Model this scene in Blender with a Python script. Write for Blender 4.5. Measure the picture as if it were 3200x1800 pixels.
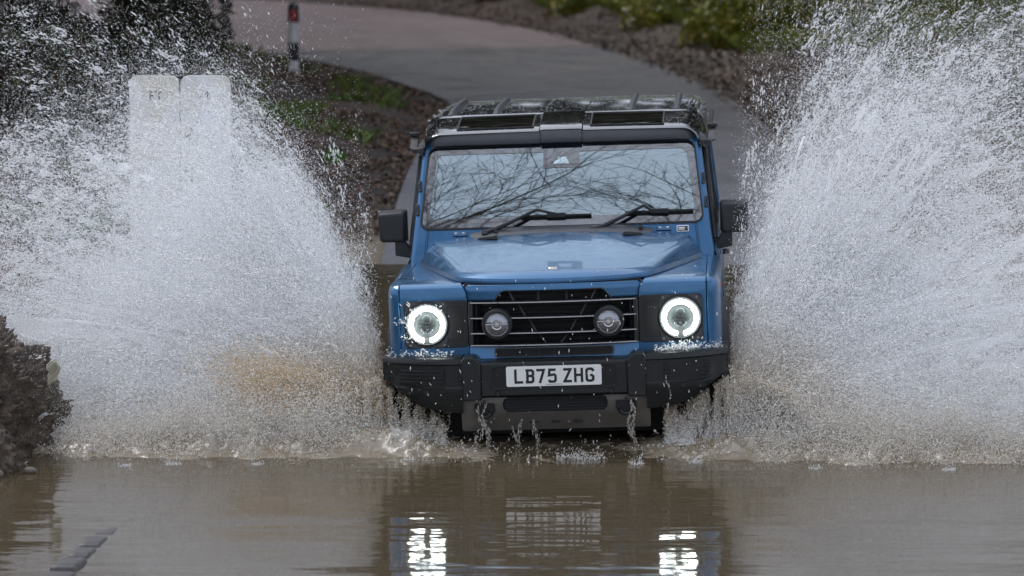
import bpy, bmesh, math, random
import numpy as np
from mathutils import Vector, Matrix
R = math.radians
rng = np.random.default_rng(7)
random.seed(7)
for o in list(bpy.data.objects): bpy.data.objects.remove(o)
sc = bpy.context.scene
col = sc.collection

# ------------------------------------------------------------------ camera
cam_d = bpy.data.cameras.new('camera'); cam = bpy.data.objects.new('camera', cam_d); col.objects.link(cam)
cam.location = (0, -21.5, 3.4); cam.rotation_euler = (R(90 - 6.70), 0, 0)
cam_d.lens = 140.0; cam_d.sensor_width = 36.0; cam_d.clip_start = 0.5; cam_d.clip_end = 2000
cam_d.dof.use_dof = True; cam_d.dof.focus_distance = 22.3; cam_d.dof.aperture_fstop = 3.0
sc.camera = cam

# ------------------------------------------------------------------ world, sun, exposure
SUN_EL, SUN_AZ = R(46), R(-37)
w = bpy.data.worlds.new('World'); sc.world = w; w.use_nodes = True
nt = w.node_tree; nt.nodes.clear()
sky = nt.nodes.new('ShaderNodeTexSky'); sky.sky_type = 'NISHITA'; sky.sun_disc = False
sky.sun_elevation = SUN_EL; sky.sun_rotation = SUN_AZ; sky.dust_density = 6.0; sky.air_density = 1.0; sky.ozone_density = 1.0
hs = nt.nodes.new('ShaderNodeHueSaturation'); hs.inputs['Saturation'].default_value = 0.30
mixc = nt.nodes.new('ShaderNodeMix'); mixc.data_type = 'RGBA'; mixc.inputs[0].default_value = 0.7
mixc.inputs[7].default_value = (10.3, 11.4, 13.7, 1)
bg = nt.nodes.new('ShaderNodeBackground'); bg.inputs['Strength'].default_value = 0.10
wo = nt.nodes.new('ShaderNodeOutputWorld')
nt.links.new(sky.outputs[0], hs.inputs['Color']); nt.links.new(hs.outputs[0], mixc.inputs[6])
nt.links.new(mixc.outputs[2], bg.inputs['Color']); nt.links.new(bg.outputs[0], wo.inputs['Surface'])
sun_d = bpy.data.lights.new('sun', 'SUN'); sun_d.energy = 1.0; sun_d.angle = R(25); sun_d.color = (1, 0.97, 0.93)
sun = bpy.data.objects.new('sun', sun_d); col.objects.link(sun)
sun.rotation_euler = (R(-35), R(-28), 0)
sc.view_settings.view_transform = 'Standard'; sc.view_settings.look = 'None'
sc.view_settings.exposure = 0.32; sc.view_settings.gamma = 1.0; sc.view_settings.use_curve_mapping = False
sc.render.engine = 'CYCLES'
cy = sc.cycles
cy.use_fast_gi = True; cy.fast_gi_method = 'REPLACE'; cy.use_adaptive_sampling = True; cy.adaptive_threshold = .025; cy.ao_bounces_render = 2; w.light_settings.distance = .25
cy.max_bounces = 6; cy.diffuse_bounces = 4; cy.glossy_bounces = 3; cy.transmission_bounces = 3; cy.transparent_max_bounces = 20
cy.caustics_reflective = False; cy.caustics_refractive = False; cy.sample_clamp_indirect = 4.0
try:
    cy.use_denoising = True; cy.denoiser = 'OPENIMAGEDENOISE'
except Exception: pass

# ------------------------------------------------------------------ materials
def mat(name, base=(.5, .5, .5), rough=.5, metal=0., spec=.5, coat=0., coat_rough=.05, vary=None, bump=None, rvary=None, emit=None, estr=0., attr=None):
    """vary=(other colour, noise scale, contrast), bump=(scale, strength, distance), rvary=(scale, lo, hi)"""
    m = bpy.data.materials.new(name); m.use_nodes = True; n = m.node_tree; b = n.nodes['Principled BSDF']
    b.inputs['Base Color'].default_value = (*base, 1); b.inputs['Roughness'].default_value = rough
    b.inputs['Metallic'].default_value = metal; b.inputs['Specular IOR Level'].default_value = spec
    b.inputs['Coat Weight'].default_value = coat; b.inputs['Coat Roughness'].default_value = coat_rough
    tc = n.nodes.new('ShaderNodeTexCoord')
    if vary:
        t = n.nodes.new('ShaderNodeTexNoise'); t.inputs['Scale'].default_value = vary[1]; t.inputs['Detail'].default_value = 8; t.inputs['Roughness'].default_value = .65
        n.links.new(tc.outputs['Object'], t.inputs['Vector'])
        r = n.nodes.new('ShaderNodeValToRGB'); c = vary[2]
        r.color_ramp.elements[0].position = .5 - c; r.color_ramp.elements[1].position = .5 + c
        r.color_ramp.elements[0].color = (*base, 1); r.color_ramp.elements[1].color = (*vary[0], 1)
        n.links.new(t.outputs['Fac'], r.inputs['Fac']); n.links.new(r.outputs[0], b.inputs['Base Color'])
    if rvary:
        t = n.nodes.new('ShaderNodeTexNoise'); t.inputs['Scale'].default_value = rvary[0]; t.inputs['Detail'].default_value = 5
        n.links.new(tc.outputs['Object'], t.inputs['Vector'])
        mr = n.nodes.new('ShaderNodeMapRange'); mr.inputs[1].default_value = .3; mr.inputs[2].default_value = .7
        mr.inputs[3].default_value = rvary[1]; mr.inputs[4].default_value = rvary[2]
        n.links.new(t.outputs['Fac'], mr.inputs[0]); n.links.new(mr.outputs[0], b.inputs['Roughness'])
    if bump:
        t = n.nodes.new('ShaderNodeTexNoise'); t.inputs['Scale'].default_value = bump[0]; t.inputs['Detail'].default_value = 6
        n.links.new(tc.outputs['Object'], t.inputs['Vector'])
        bp = n.nodes.new('ShaderNodeBump'); bp.inputs['Strength'].default_value = bump[1]; bp.inputs['Distance'].default_value = bump[2]
        n.links.new(t.outputs['Fac'], bp.inputs['Height']); n.links.new(bp.outputs[0], b.inputs['Normal'])
    if attr:
        a = n.nodes.new('ShaderNodeAttribute'); a.attribute_name = attr; n.links.new(a.outputs['Color'], b.inputs['Base Color'])
    if emit:
        b.inputs['Emission Color'].default_value = (*emit, 1); b.inputs['Emission Strength'].default_value = estr
    return m

M = {}
M['paint'] = mat('metallic blue paint', (.036, .135, .275), .36, .65, .35, .6, .035, vary=((.030, .110, .225), 1.4, .3), rvary=(9, .26, .46), bump=(170, .05, .002))
M['gloss_black'] = mat('gloss black paint', (.012, .012, .013), .12, 0, .5, 1.0, .03, rvary=(60, .05, .22))
M['trim'] = mat('black textured plastic', (.016, .017, .019), .5, 0, .4, vary=((.024, .025, .027), 30, .3), bump=(700, .15, .002))
M['grey_trim'] = mat('dark grey plastic', (.07, .072, .08), .38, 0, .5, vary=((.055, .057, .064), 12, .3))
M['bumper'] = mat('bumper steel', (.007, .009, .009), .36, 0, .4, vary=((.013, .014, .014), 9, .25), rvary=(14, .2, .5), bump=(500, .1, .002))
M['deep'] = mat('dark cavity plastic', (.006, .006, .006), .7)
M['skid'] = mat('silver skid plate', (.16, .157, .152), .45, .35, .5, vary=((.12, .105, .085), 7, .25))
M['chrome'] = mat('satin chrome', (.55, .53, .52), .22, 1.0)
M['rubber'] = mat('tyre rubber', (.018, .018, .018), .6, vary=((.03, .027, .022), 20, .3))
M['rim'] = mat('wheel alloy', (.12, .12, .125), .4, .7)
M['plate'] = mat('white plate', (.80, .80, .78), .35, 0, .4)
M['ink'] = mat('black lettering', (.01, .01, .01), .5)
M['white_plastic'] = mat('white plastic', (.8, .8, .8), .4)
M['lamp_glass_dark'] = mat('dark lamp glass', (.055, .062, .062), .22, 0, .5, .3, .1)
M['ring_light'] = mat('lit ring', (1, 1, 1), .4, emit=(.90, 1.0, .97), estr=18.0)
M['lens'] = mat('reflector lens', (.24, .25, .27), .06, .85, .6, 1.0, .02, bump=(25, .25, .02))
M['seat'] = mat('seat fabric', (.03, .03, .032), .8)
M['amber'] = mat('amber lens', (.55, .16, .03), .25)

def glass_mat(name, tint, refl, rough=.015):
    m = bpy.data.materials.new(name); m.use_nodes = True; n = m.node_tree; n.nodes.clear()
    g = n.nodes.new('ShaderNodeBsdfGlossy'); g.inputs['Color'].default_value = (*tint, 1); g.inputs['Roughness'].default_value = rough
    t = n.nodes.new('ShaderNodeBsdfTransparent'); t.inputs['Color'].default_value = (.45, .52, .50, 1)
    mx = n.nodes.new('ShaderNodeMixShader'); o = n.nodes.new('ShaderNodeOutputMaterial')
    lw = n.nodes.new('ShaderNodeLayerWeight'); lw.inputs['Blend'].default_value = .35
    mr = n.nodes.new('ShaderNodeMapRange'); mr.inputs[3].default_value = refl; mr.inputs[4].default_value = .95
    n.links.new(lw.outputs['Fresnel'], mr.inputs[0]); n.links.new(mr.outputs[0], mx.inputs[0])
    n.links.new(t.outputs[0], mx.inputs[1]); n.links.new(g.outputs[0], mx.inputs[2]); n.links.new(mx.outputs[0], o.inputs[0])
    return m
M['screen'] = glass_mat('coated windscreen glass', (.80, .93, .97), .33)
M['window'] = glass_mat('tinted window glass', (.75, .8, .82), .14)
M['frit'] = mat('dark glass border', (.006, .005, .008), .04, 0, 1.0, 1.0, .02)
M['frit'].node_tree.nodes['Principled BSDF'].inputs['Metallic'].default_value = 0.0
M['frit'].node_tree.nodes['Principled BSDF'].inputs['IOR'].default_value = 1.9

# ------------------------------------------------------------------ builders
def tag(o, label=None, cat=None, group=None, kind=None):
    if label: o['label'] = label
    if cat: o['category'] = cat
    if group: o['group'] = group
    if kind: o['kind'] = kind
    return o
def empty(name, loc=(0, 0, 0)):
    o = bpy.data.objects.new(name, None); col.objects.link(o); o.location = loc; o.empty_display_size = .2; return o
def mesh(name, V, F, m, parent=None, bevel=0., smooth=True, ang=35, seg=2, sub=0):
    me = bpy.data.meshes.new(name); me.from_pydata([tuple(v) for v in V], [], F); me.validate()
    bm = bmesh.new(); bm.from_mesh(me); bmesh.ops.remove_doubles(bm, verts=bm.verts, dist=1e-6); bmesh.ops.recalc_face_normals(bm, faces=bm.faces); bm.to_mesh(me); bm.free()
    if m: me.materials.append(m)
    if smooth:
        me.shade_smooth(); me.set_sharp_from_angle(angle=R(ang))
    o = bpy.data.objects.new(name, me); col.objects.link(o)
    if parent: o.parent = parent
    if bevel:
        b = o.modifiers.new('bevel', 'BEVEL'); b.width = bevel; b.segments = seg; b.limit_method = 'ANGLE'; b.angle_limit = R(30); b.harden_normals = False
    if sub:
        s = o.modifiers.new('subd', 'SUBSURF'); s.levels = sub; s.render_levels = sub
    return o
def box(name, c, s, m, parent=None, bevel=0., rot=None, seg=2):
    x, y, z = s[0] / 2, s[1] / 2, s[2] / 2
    V = [Vector((a, b, d)) for a in (-x, x) for b in (-y, y) for d in (-z, z)]
    if rot:
        rm = Matrix.Rotation(rot[2], 3, 'Z') @ Matrix.Rotation(rot[1], 3, 'Y') @ Matrix.Rotation(rot[0], 3, 'X'); V = [rm @ v for v in V]
    V = [v + Vector(c) for v in V]
    F = [(0, 1, 3, 2), (4, 6, 7, 5), (0, 4, 5, 1), (2, 3, 7, 6), (0, 2, 6, 4), (1, 5, 7, 3)]
    return mesh(name, V, F, m, parent, bevel, True, 35, seg)
def prism(name, poly, y0, y1, m, parent=None, bevel=0., fn=None):
    """poly in (x,z), front at y0; fn(x,z)->dy bows it"""
    n = len(poly); f = fn or (lambda x, z: 0)
    V = [(x, y0 + f(x, z), z) for x, z in poly] + [(x, y1 + f(x, z), z) for x, z in poly]
    F = [tuple(range(n))[::-1], tuple(range(n, 2 * n))] + [(i, (i + 1) % n, n + (i + 1) % n, n + i) for i in range(n)]
    return mesh(name, V, F, m, parent, bevel)
def rrect(x0, x1, z0, z1, r, k=5):
    P = []
    for cx, cz, a in ((x1 - r, z1 - r, 0), (x0 + r, z1 - r, 90), (x0 + r, z0 + r, 180), (x1 - r, z0 + r, 270)):
        for i in range(k + 1):
            t = R(a + 90 * i / k); P.append((cx + r * math.cos(t), cz + r * math.sin(t)))
    return P
def ring_prism(name, outer, inner, y0, y1, m, parent=None, bevel=0., fn=None):
    n = len(outer); f = fn or (lambda x, z: 0); V = []
    for y in (y0, y1):
        for P in (outer, inner): V += [(x, y + f(x, z), z) for x, z in P]
    F = []
    for i in range(n):
        j = (i + 1) % n
        F += [(i, j, n + j, n + i), (2 * n + i, 3 * n + i, 3 * n + j, 2 * n + j), (i, 2 * n + i, 2 * n + j, j), (n + i, n + j, 3 * n + j, 3 * n + i)]
    return mesh(name, V, F, m, parent, bevel)
def grid(name, rows, m, parent=None, ang=35, thick=0., bevel=0.):
    h, wd = len(rows), len(rows[0]); V = [p for r in rows for p in r]
    F = [(i * wd + j, i * wd + j + 1, (i + 1) * wd + j + 1, (i + 1) * wd + j) for i in range(h - 1) for j in range(wd - 1)]
    o = mesh(name, V, F, m, parent, 0, True, ang)
    if thick:
        s = o.modifiers.new('solid', 'SOLIDIFY'); s.thickness = thick; s.offset = -1
    return o
def lathe(name, prof, m, parent=None, c=(0, 0, 0), axis='y', n=40, ang=35, a0=0, a1=360):
    """prof: list of (radius, along axis)"""
    V = []; F = []; k = len(prof); full = abs(a1 - a0) >= 359.9; cnt = n if full else n + 1
    for i in range(cnt):
        a = R(a0 + (a1 - a0) * i / n)
        for r, h in prof:
            p = (r * math.cos(a), h, r * math.sin(a)) if axis == 'y' else (h, r * math.cos(a), r * math.sin(a)) if axis == 'x' else (r * math.cos(a), r * math.sin(a), h)
            V.append((c[0] + p[0], c[1] + p[1], c[2] + p[2]))
    for i in range(n):
        i2 = (i + 1) % cnt
        for j in range(k - 1): F.append((i * k + j, i * k + j + 1, i2 * k + j + 1, i2 * k + j))
    return mesh(name, V, F, m, parent, 0, True, ang)
def tube_data(pts, rad, n=6):
    V = []; F = []; pts = [Vector(p) for p in pts]
    for i, p in enumerate(pts):
        d = (pts[min(i + 1, len(pts) - 1)] - pts[max(i - 1, 0)]).normalized()
        u = d.cross(Vector((0, 0, 1)));
        if u.length < 1e-3: u = d.cross(Vector((1, 0, 0)))
        u.normalize(); v = d.cross(u); r = rad[i] if hasattr(rad, '__len__') else rad
        for k in range(n):
            a = 2 * math.pi * k / n; V.append(p + u * r * math.cos(a) + v * r * math.sin(a))
    for i in range(len(pts) - 1):
        for k in range(n): F.append((i * n + k, i * n + (k + 1) % n, (i + 1) * n + (k + 1) % n, (i + 1) * n + k))
    F.append(tuple(range(n))[::-1]); F.append(tuple(range((len(pts) - 1) * n, len(pts) * n)))
    return V, F
def tube(name, pts, rad, m, parent=None, n=8):
    V, F = tube_data(pts, rad, n); return mesh(name, V, F, m, parent, 0, True, 50)
def text(name, s, size, loc, m, parent, rot=(R(90), 0, 0), align='CENTER'):
    c = bpy.data.curves.new(name, 'FONT'); c.body = s; c.size = size; c.align_x = align; c.align_y = 'CENTER'; c.extrude = .0004
    t_ = bpy.data.objects.new(name, c); me = bpy.data.meshes.new_from_object(t_); bpy.data.objects.remove(t_); bpy.data.curves.remove(c)
    me.materials.clear(); me.materials.append(m); o = bpy.data.objects.new(name, me); col.objects.link(o); o.location = loc; o.rotation_euler = rot
    if parent: o.parent = parent
    return o
def fast_mesh(name, V, F, m, parent=None, tint=None, smooth=False):
    V = np.asarray(V, np.float32); F = np.asarray(F, np.int32); me = bpy.data.meshes.new(name); nf, k = F.shape
    me.vertices.add(len(V)); me.vertices.foreach_set('co', V.ravel())
    me.loops.add(nf * k); me.loops.foreach_set('vertex_index', F.ravel())
    me.polygons.add(nf); me.polygons.foreach_set('loop_start', np.arange(0, nf * k, k, dtype=np.int32))
    try: me.polygons.foreach_set('loop_total', np.full(nf, k, np.int32))
    except Exception: pass
    if tint is not None:
        a = me.attributes.new('tint', 'FLOAT_COLOR', 'POINT'); t = np.ones((len(V), 4), np.float32); t[:, :3] = tint; a.data.foreach_set('color', t.ravel())
    me.update(calc_edges=True)
    if smooth: me.shade_smooth()
    if m: me.materials.append(m)
    o = bpy.data.objects.new(name, me); col.objects.link(o)
    if parent: o.parent = parent
    return o
def points_group(m):
    g = bpy.data.node_groups.new('drops to points', 'GeometryNodeTree')
    g.interface.new_socket('Geometry', in_out='INPUT', socket_type='NodeSocketGeometry'); g.interface.new_socket('Geometry', in_out='OUTPUT', socket_type='NodeSocketGeometry')
    i = g.nodes.new('NodeGroupInput'); o = g.nodes.new('NodeGroupOutput'); mp = g.nodes.new('GeometryNodeMeshToPoints'); sm = g.nodes.new('GeometryNodeSetMaterial')
    na = g.nodes.new('GeometryNodeInputNamedAttribute'); na.data_type = 'FLOAT'; na.inputs['Name'].default_value = 'rad'
    sm.inputs['Material'].default_value = m
    g.links.new(i.outputs[0], mp.inputs[0]); g.links.new(na.outputs[0], mp.inputs['Radius']); g.links.new(mp.outputs[0], sm.inputs[0]); g.links.new(sm.outputs[0], o.inputs[0])
    return g
def point_object(name, P, rad, m, parent=None, tint=None):
    P = np.asarray(P, np.float32); me = bpy.data.meshes.new(name); me.vertices.add(len(P)); me.vertices.foreach_set('co', P.ravel())
    a = me.attributes.new('rad', 'FLOAT', 'POINT'); a.data.foreach_set('value', np.asarray(rad, np.float32))
    if tint is not None:
        a = me.attributes.new('tint', 'FLOAT_COLOR', 'POINT'); t = np.ones((len(P), 4), np.float32); t[:, :3] = tint; a.data.foreach_set('color', t.ravel())
    me.materials.append(m)
    o = bpy.data.objects.new(name, me); col.objects.link(o)
    if parent: o.parent = parent
    md = o.modifiers.new('drops', 'NODES'); md.node_group = points_group(m); return o
# value noise (vectorised)
_perm = np.random.default_rng(3).random((64, 64, 64)).astype(np.float32)
def vnoise(P):
    P = np.asarray(P, np.float64); i = np.floor(P).astype(int); f = P - i; f = f * f * (3 - 2 * f); r = 0
    for dx in (0, 1):
        for dy in (0, 1):
            for dz in (0, 1):
                wgt = (f[:, 0] if dx else 1 - f[:, 0]) * (f[:, 1] if dy else 1 - f[:, 1]) * (f[:, 2] if dz else 1 - f[:, 2])
                r = r + wgt * _perm[(i[:, 0] + dx) % 64, (i[:, 1] + dy) % 64, (i[:, 2] + dz) % 64]
    return r
def fbm(P, o=4, lac=2.1, g=.5):
    P = np.asarray(P, np.float64); a = 1.; s = 0; t = 0
    for k in range(o): s = s + a * vnoise(P * lac ** k + 13.7 * k); t += a; a *= g
    return s / t

# ================================================================== SETTING
# lane edges in metres (inner = left edge seen from the camera, outer = right edge)
INNER = [(-1.05, -30), (-1.05, 6), (-1.0, 12), (-.8, 18), (-.55, 21.7), (-1.2, 25), (-2.1, 28.7), (-3.5, 32.0), (-5.0, 33.8), (-7.5, 35.8), (-12, 38.5), (-22, 42)]
OUTER = [(2.2, -30), (2.3, 6), (2.5, 12), (2.6, 18), (2.5, 22), (2.2, 25.8), (1.75, 29.5), (1.2, 33.2), (.25, 38.2), (-2.2, 45.2), (-9, 51.5), (-20, 56)]
def smoothpoly(P, n):
    P = np.array(P, float)
    for _ in range(3):
        Q = [P[0]]
        for a, b in zip(P[:-1], P[1:]): Q += [a * .75 + b * .25, a * .25 + b * .75]
        Q.append(P[-1]); P = np.array(Q)
    t = np.linspace(0, len(P) - 1, n); i = np.arange(len(P)); return np.c_[np.interp(t, i, P[:, 0]), np.interp(t, i, P[:, 1])]
inn, out = smoothpoly(INNER, 200), smoothpoly(OUTER, 200); ctr = (inn + out) / 2
LANE = np.r_[inn, out[::-1]]
def road_dist(x, y):
    """signed distance to the edge of the lane (negative on the lane)"""
    d = np.full(x.shape, 1e9); ins = np.zeros(x.shape, bool); n = len(LANE)
    for k in range(n):
        (ax, ay), (bx, by) = LANE[k], LANE[(k + 1) % n]; ex, ey = bx - ax, by - ay; L = ex * ex + ey * ey
        if L < 1e-12: continue
        t = np.clip(((x - ax) * ex + (y - ay) * ey) / L, 0, 1); d = np.minimum(d, (x - ax - t * ex) ** 2 + (y - ay - t * ey) ** 2)
        if ay != by: ins ^= ((ay > y) != (by > y)) & (x < ex * (y - ay) / (by - ay) + ax)
    d = np.sqrt(d); return np.where(ins, -d, d)
def sstep(a, b, t):
    t = np.clip((t - a) / (b - a), 0, 1); return t * t * (3 - 2 * t)
def height(x, y):
    x = np.asarray(x, float); y = np.asarray(y, float); rd = road_dist(x, y)
    lane = -.38 + .68 * sstep(3.0, 16.0, y) + .0 * x
    lane = np.where(y < 0, -.38 + .62 * sstep(-9, -20, y), lane)
    side = lane + .22 * sstep(.1, 1.5, rd) + .25 * sstep(1.0, 5.0, rd)
    # steep eroded bank at the left of the ford, with a wet margin between it and the kerb
    side = side + np.where(x < 0, 1.0, .25) * sstep(-2.35, -4.2, np.where(x < 0, x, -99)) * .9 * sstep(9, 2, y) * sstep(-14, -6, y)
    # water lies on both sides of the lane in the ford itself
    ford = sstep(5.5, 2.0, y) * sstep(-16, -12, y); far = sstep(4.2, 8.5, np.abs(x - .4))
    leftwall = sstep(-2.4, -3.0, x)
    basin = -.45 + 1.3 * far + .9 * leftwall
    side = side * (1 - ford) + np.minimum(side, basin) * ford
    # grassy rise beyond the bend and on the far right
    side = side + .9 * sstep(2.0, 8.0, rd) * sstep(24, 38, y) + 3.0 * sstep(8, 40, rd) * sstep(20, 45, y)
    n = fbm(np.c_[x.ravel() * .9, y.ravel() * .9, np.zeros(x.size)], 4).reshape(x.shape) - .5
    n2 = fbm(np.c_[x.ravel() * 2.6, y.ravel() * 2.6, np.zeros(x.size) + 7], 3).reshape(x.shape) - .5
    n = n * (1 - .95 * np.exp(-((x + 2.7) / .9) ** 2 - ((y - 25.8) / 2.2) ** 2))
    side = side - .42 * np.exp(-((x + 2.7) / .8) ** 2 - ((y - 25.8) / 2.0) ** 2) * 0.5
    side = side + (n * .55 + n2 * .22) * sstep(.15, 1.4, rd)
    return np.where(rd < .1, lane, side)
def cells(xs, ys): return np.meshgrid(xs, ys)
xs = np.r_[np.linspace(-120, -12, 24), np.linspace(-11.6, 11.6, 200), np.linspace(12, 120, 24)]
ys = np.r_[np.linspace(-60, -16, 14), np.linspace(-15.5, 60, 240), np.linspace(62, 220, 30)]
X, Y = cells(xs, ys); Z = height(X, Y)
V = np.c_[X.ravel(), Y.ravel(), Z.ravel()]; wd = len(xs); V[:, 2] -= .03 * (road_dist(V[:, 0], V[:, 1]) < -.05)
ii, jj = np.meshgrid(np.arange(len(ys) - 1), np.arange(wd - 1), indexing='ij'); a = (ii * wd + jj).ravel()
F = np.c_[a, a + 1, a + wd + 1, a + wd]
RD = road_dist(X.ravel(), Y.ravel())
# soil, leaf litter and turf colours, by where they grow
n1 = fbm(V * [1.3, 1.3, 0], 4); n2 = fbm(V * [.5, .5, 0] + 40, 3)
soil = np.array([.052, .037, .029]); litter = np.array([.090, .054, .038]); turf = np.array([.060, .085, .022]); mud = np.array([.17, .135, .092])
c = soil + (litter - soil) * sstep(.35, .6, n1)[:, None]
gr = sstep(2.6, 4.2, RD + (n2 - .5) * 3.0) * sstep(20, 32, V[:, 1]) * (V[:, 0] > -1.5)
gr = np.maximum(gr, sstep(.52, .66, n1) * sstep(.6, 1.6, RD) * .75 * (V[:, 1] > 9))
c = c + (turf - c) * gr[:, None]
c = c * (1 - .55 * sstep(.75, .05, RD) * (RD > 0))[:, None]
c = c + (mud - c) * (sstep(.18, .02, V[:, 2]))[:, None]
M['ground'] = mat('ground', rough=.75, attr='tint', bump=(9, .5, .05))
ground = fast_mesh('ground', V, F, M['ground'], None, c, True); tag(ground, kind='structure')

# the lane: older pinkish surface beyond the bend, newer grey tarmac towards the ford
def lane_strip(name, k0, k1, m, dz):
    U = np.linspace(0, 1, 10); Vv = []
    for k in range(k0, k1):
        for u in U:
            p = inn[k] * (1 - u) + out[k] * u; Vv.append((p[0], p[1], 0))
    Vv = np.array(Vv); Vv[:, 2] = np.array([-.38 + .68 * float(sstep(3., 16., np.array(y))) if y >= 0 else -.38 + .62 * float(sstep(-9, -20, np.array(y))) for y in Vv[:, 1]]) + dz + .012 * np.tile(1 - (2 * U - 1) ** 2, k1 - k0)
    n = len(U); r = k1 - k0; ii, jj = np.meshgrid(np.arange(r - 1), np.arange(n - 1), indexing='ij'); a = (ii * n + jj).ravel()
    o = fast_mesh(name, Vv, np.c_[a, a + 1, a + n + 1, a + n], m, None, None, True); tag(o, kind='structure'); return o
M['tarmac'] = mat('grey tarmac', (.108, .108, .126), .55, vary=((.175, .163, .155), .9, .22), bump=(60, .5, .012), rvary=(1.6, .28, .75))
M['old_road'] = mat('pinkish old road surface', (.215, .155, .155), .6, vary=((.265, .205, .197), .8, .22), bump=(60, .5, .012), rvary=(1.6, .35, .8))
kj = int(np.argmin(np.abs(out[:, 1] - 33.0)))
lane_strip('tarmac_lane', int(np.argmin(np.abs(inn[:, 1] - 4.0))), kj + 1, M['tarmac'], .02)
lane_strip('old_road', kj, len(ctr), M['old_road'], .024)

# water of the ford
def water_mat():
    m = bpy.data.materials.new('muddy water'); m.use_nodes = True; n = m.node_tree; b = n.nodes['Principled BSDF']
    b.inputs['Base Color'].default_value = (.098, .074, .043, 1); b.inputs['Roughness'].default_value = .03; b.inputs['IOR'].default_value = 1.62
    tc = n.nodes.new('ShaderNodeTexCoord'); mp = n.nodes.new('ShaderNodeMapping'); mp.inputs['Scale'].default_value = (.9, 3.6, 1)
    n.links.new(tc.outputs['Object'], mp.inputs['Vector'])
    t = n.nodes.new('ShaderNodeTexNoise'); t.inputs['Scale'].default_value = 1.8; t.inputs['Detail'].default_value = 2.5; t.inputs['Roughness'].default_value = .45
    n.links.new(mp.outputs[0], t.inputs['Vector'])
    bp = n.nodes.new('ShaderNodeBump'); bp.inputs['Strength'].default_value = 1.0; bp.inputs['Distance'].default_value = .0055
    n.links.new(t.outputs['Fac'], bp.inputs['Height']); n.links.new(bp.outputs[0], b.inputs['Normal'])
    tr = n.nodes.new('ShaderNodeBsdfTransparent'); tr.inputs['Color'].default_value = (.8, .85, .9, 1)
    mx = n.nodes.new('ShaderNodeMixShader'); mx.inputs[0].default_value = .14; o = n.nodes['Material Output']
    n.links.new(b.outputs[0], mx.inputs[1]); n.links.new(tr.outputs[0], mx.inputs[2]); n.links.new(mx.outputs[0], o.inputs[0])
    return m
M['water'] = water_mat()
xs = np.linspace(-14, 14, 240); ys = np.linspace(-19, 9, 300); X, Y = np.meshgrid(xs, ys)
P = np.c_[X.ravel(), Y.ravel()]
hz = (fbm(np.c_[P[:, 0] * .8, P[:, 1] * 3.2, np.zeros(len(P))], 3) - .5) * .012
V = np.c_[P, hz]; wd = len(xs); ii, jj = np.meshgrid(np.arange(len(ys) - 1), np.arange(wd - 1), indexing='ij'); a = (ii * wd + jj).ravel()
water = fast_mesh('water', V, np.c_[a, a + 1, a + wd + 1, a + wd], M['water'], None, None, True); tag(water, kind='structure')

# ================================================================== VEHICLE
CAR_O = (.243, 0, 0); YAW, ROLL = R(3.2), R(2.05)
car = empty('off_road_car', CAR_O); car.rotation_euler = (0, -ROLL, -YAW)
tag(car, 'blue boxy off-road car with black roof and lit ring headlights ploughing through the ford', 'car')
CM = Matrix.Translation(CAR_O) @ Matrix.Rotation(-YAW, 4, 'Z') @ Matrix.Rotation(-ROLL, 4, 'Y')
bow = lambda x, z: .045 * (x / .46) ** 2
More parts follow.
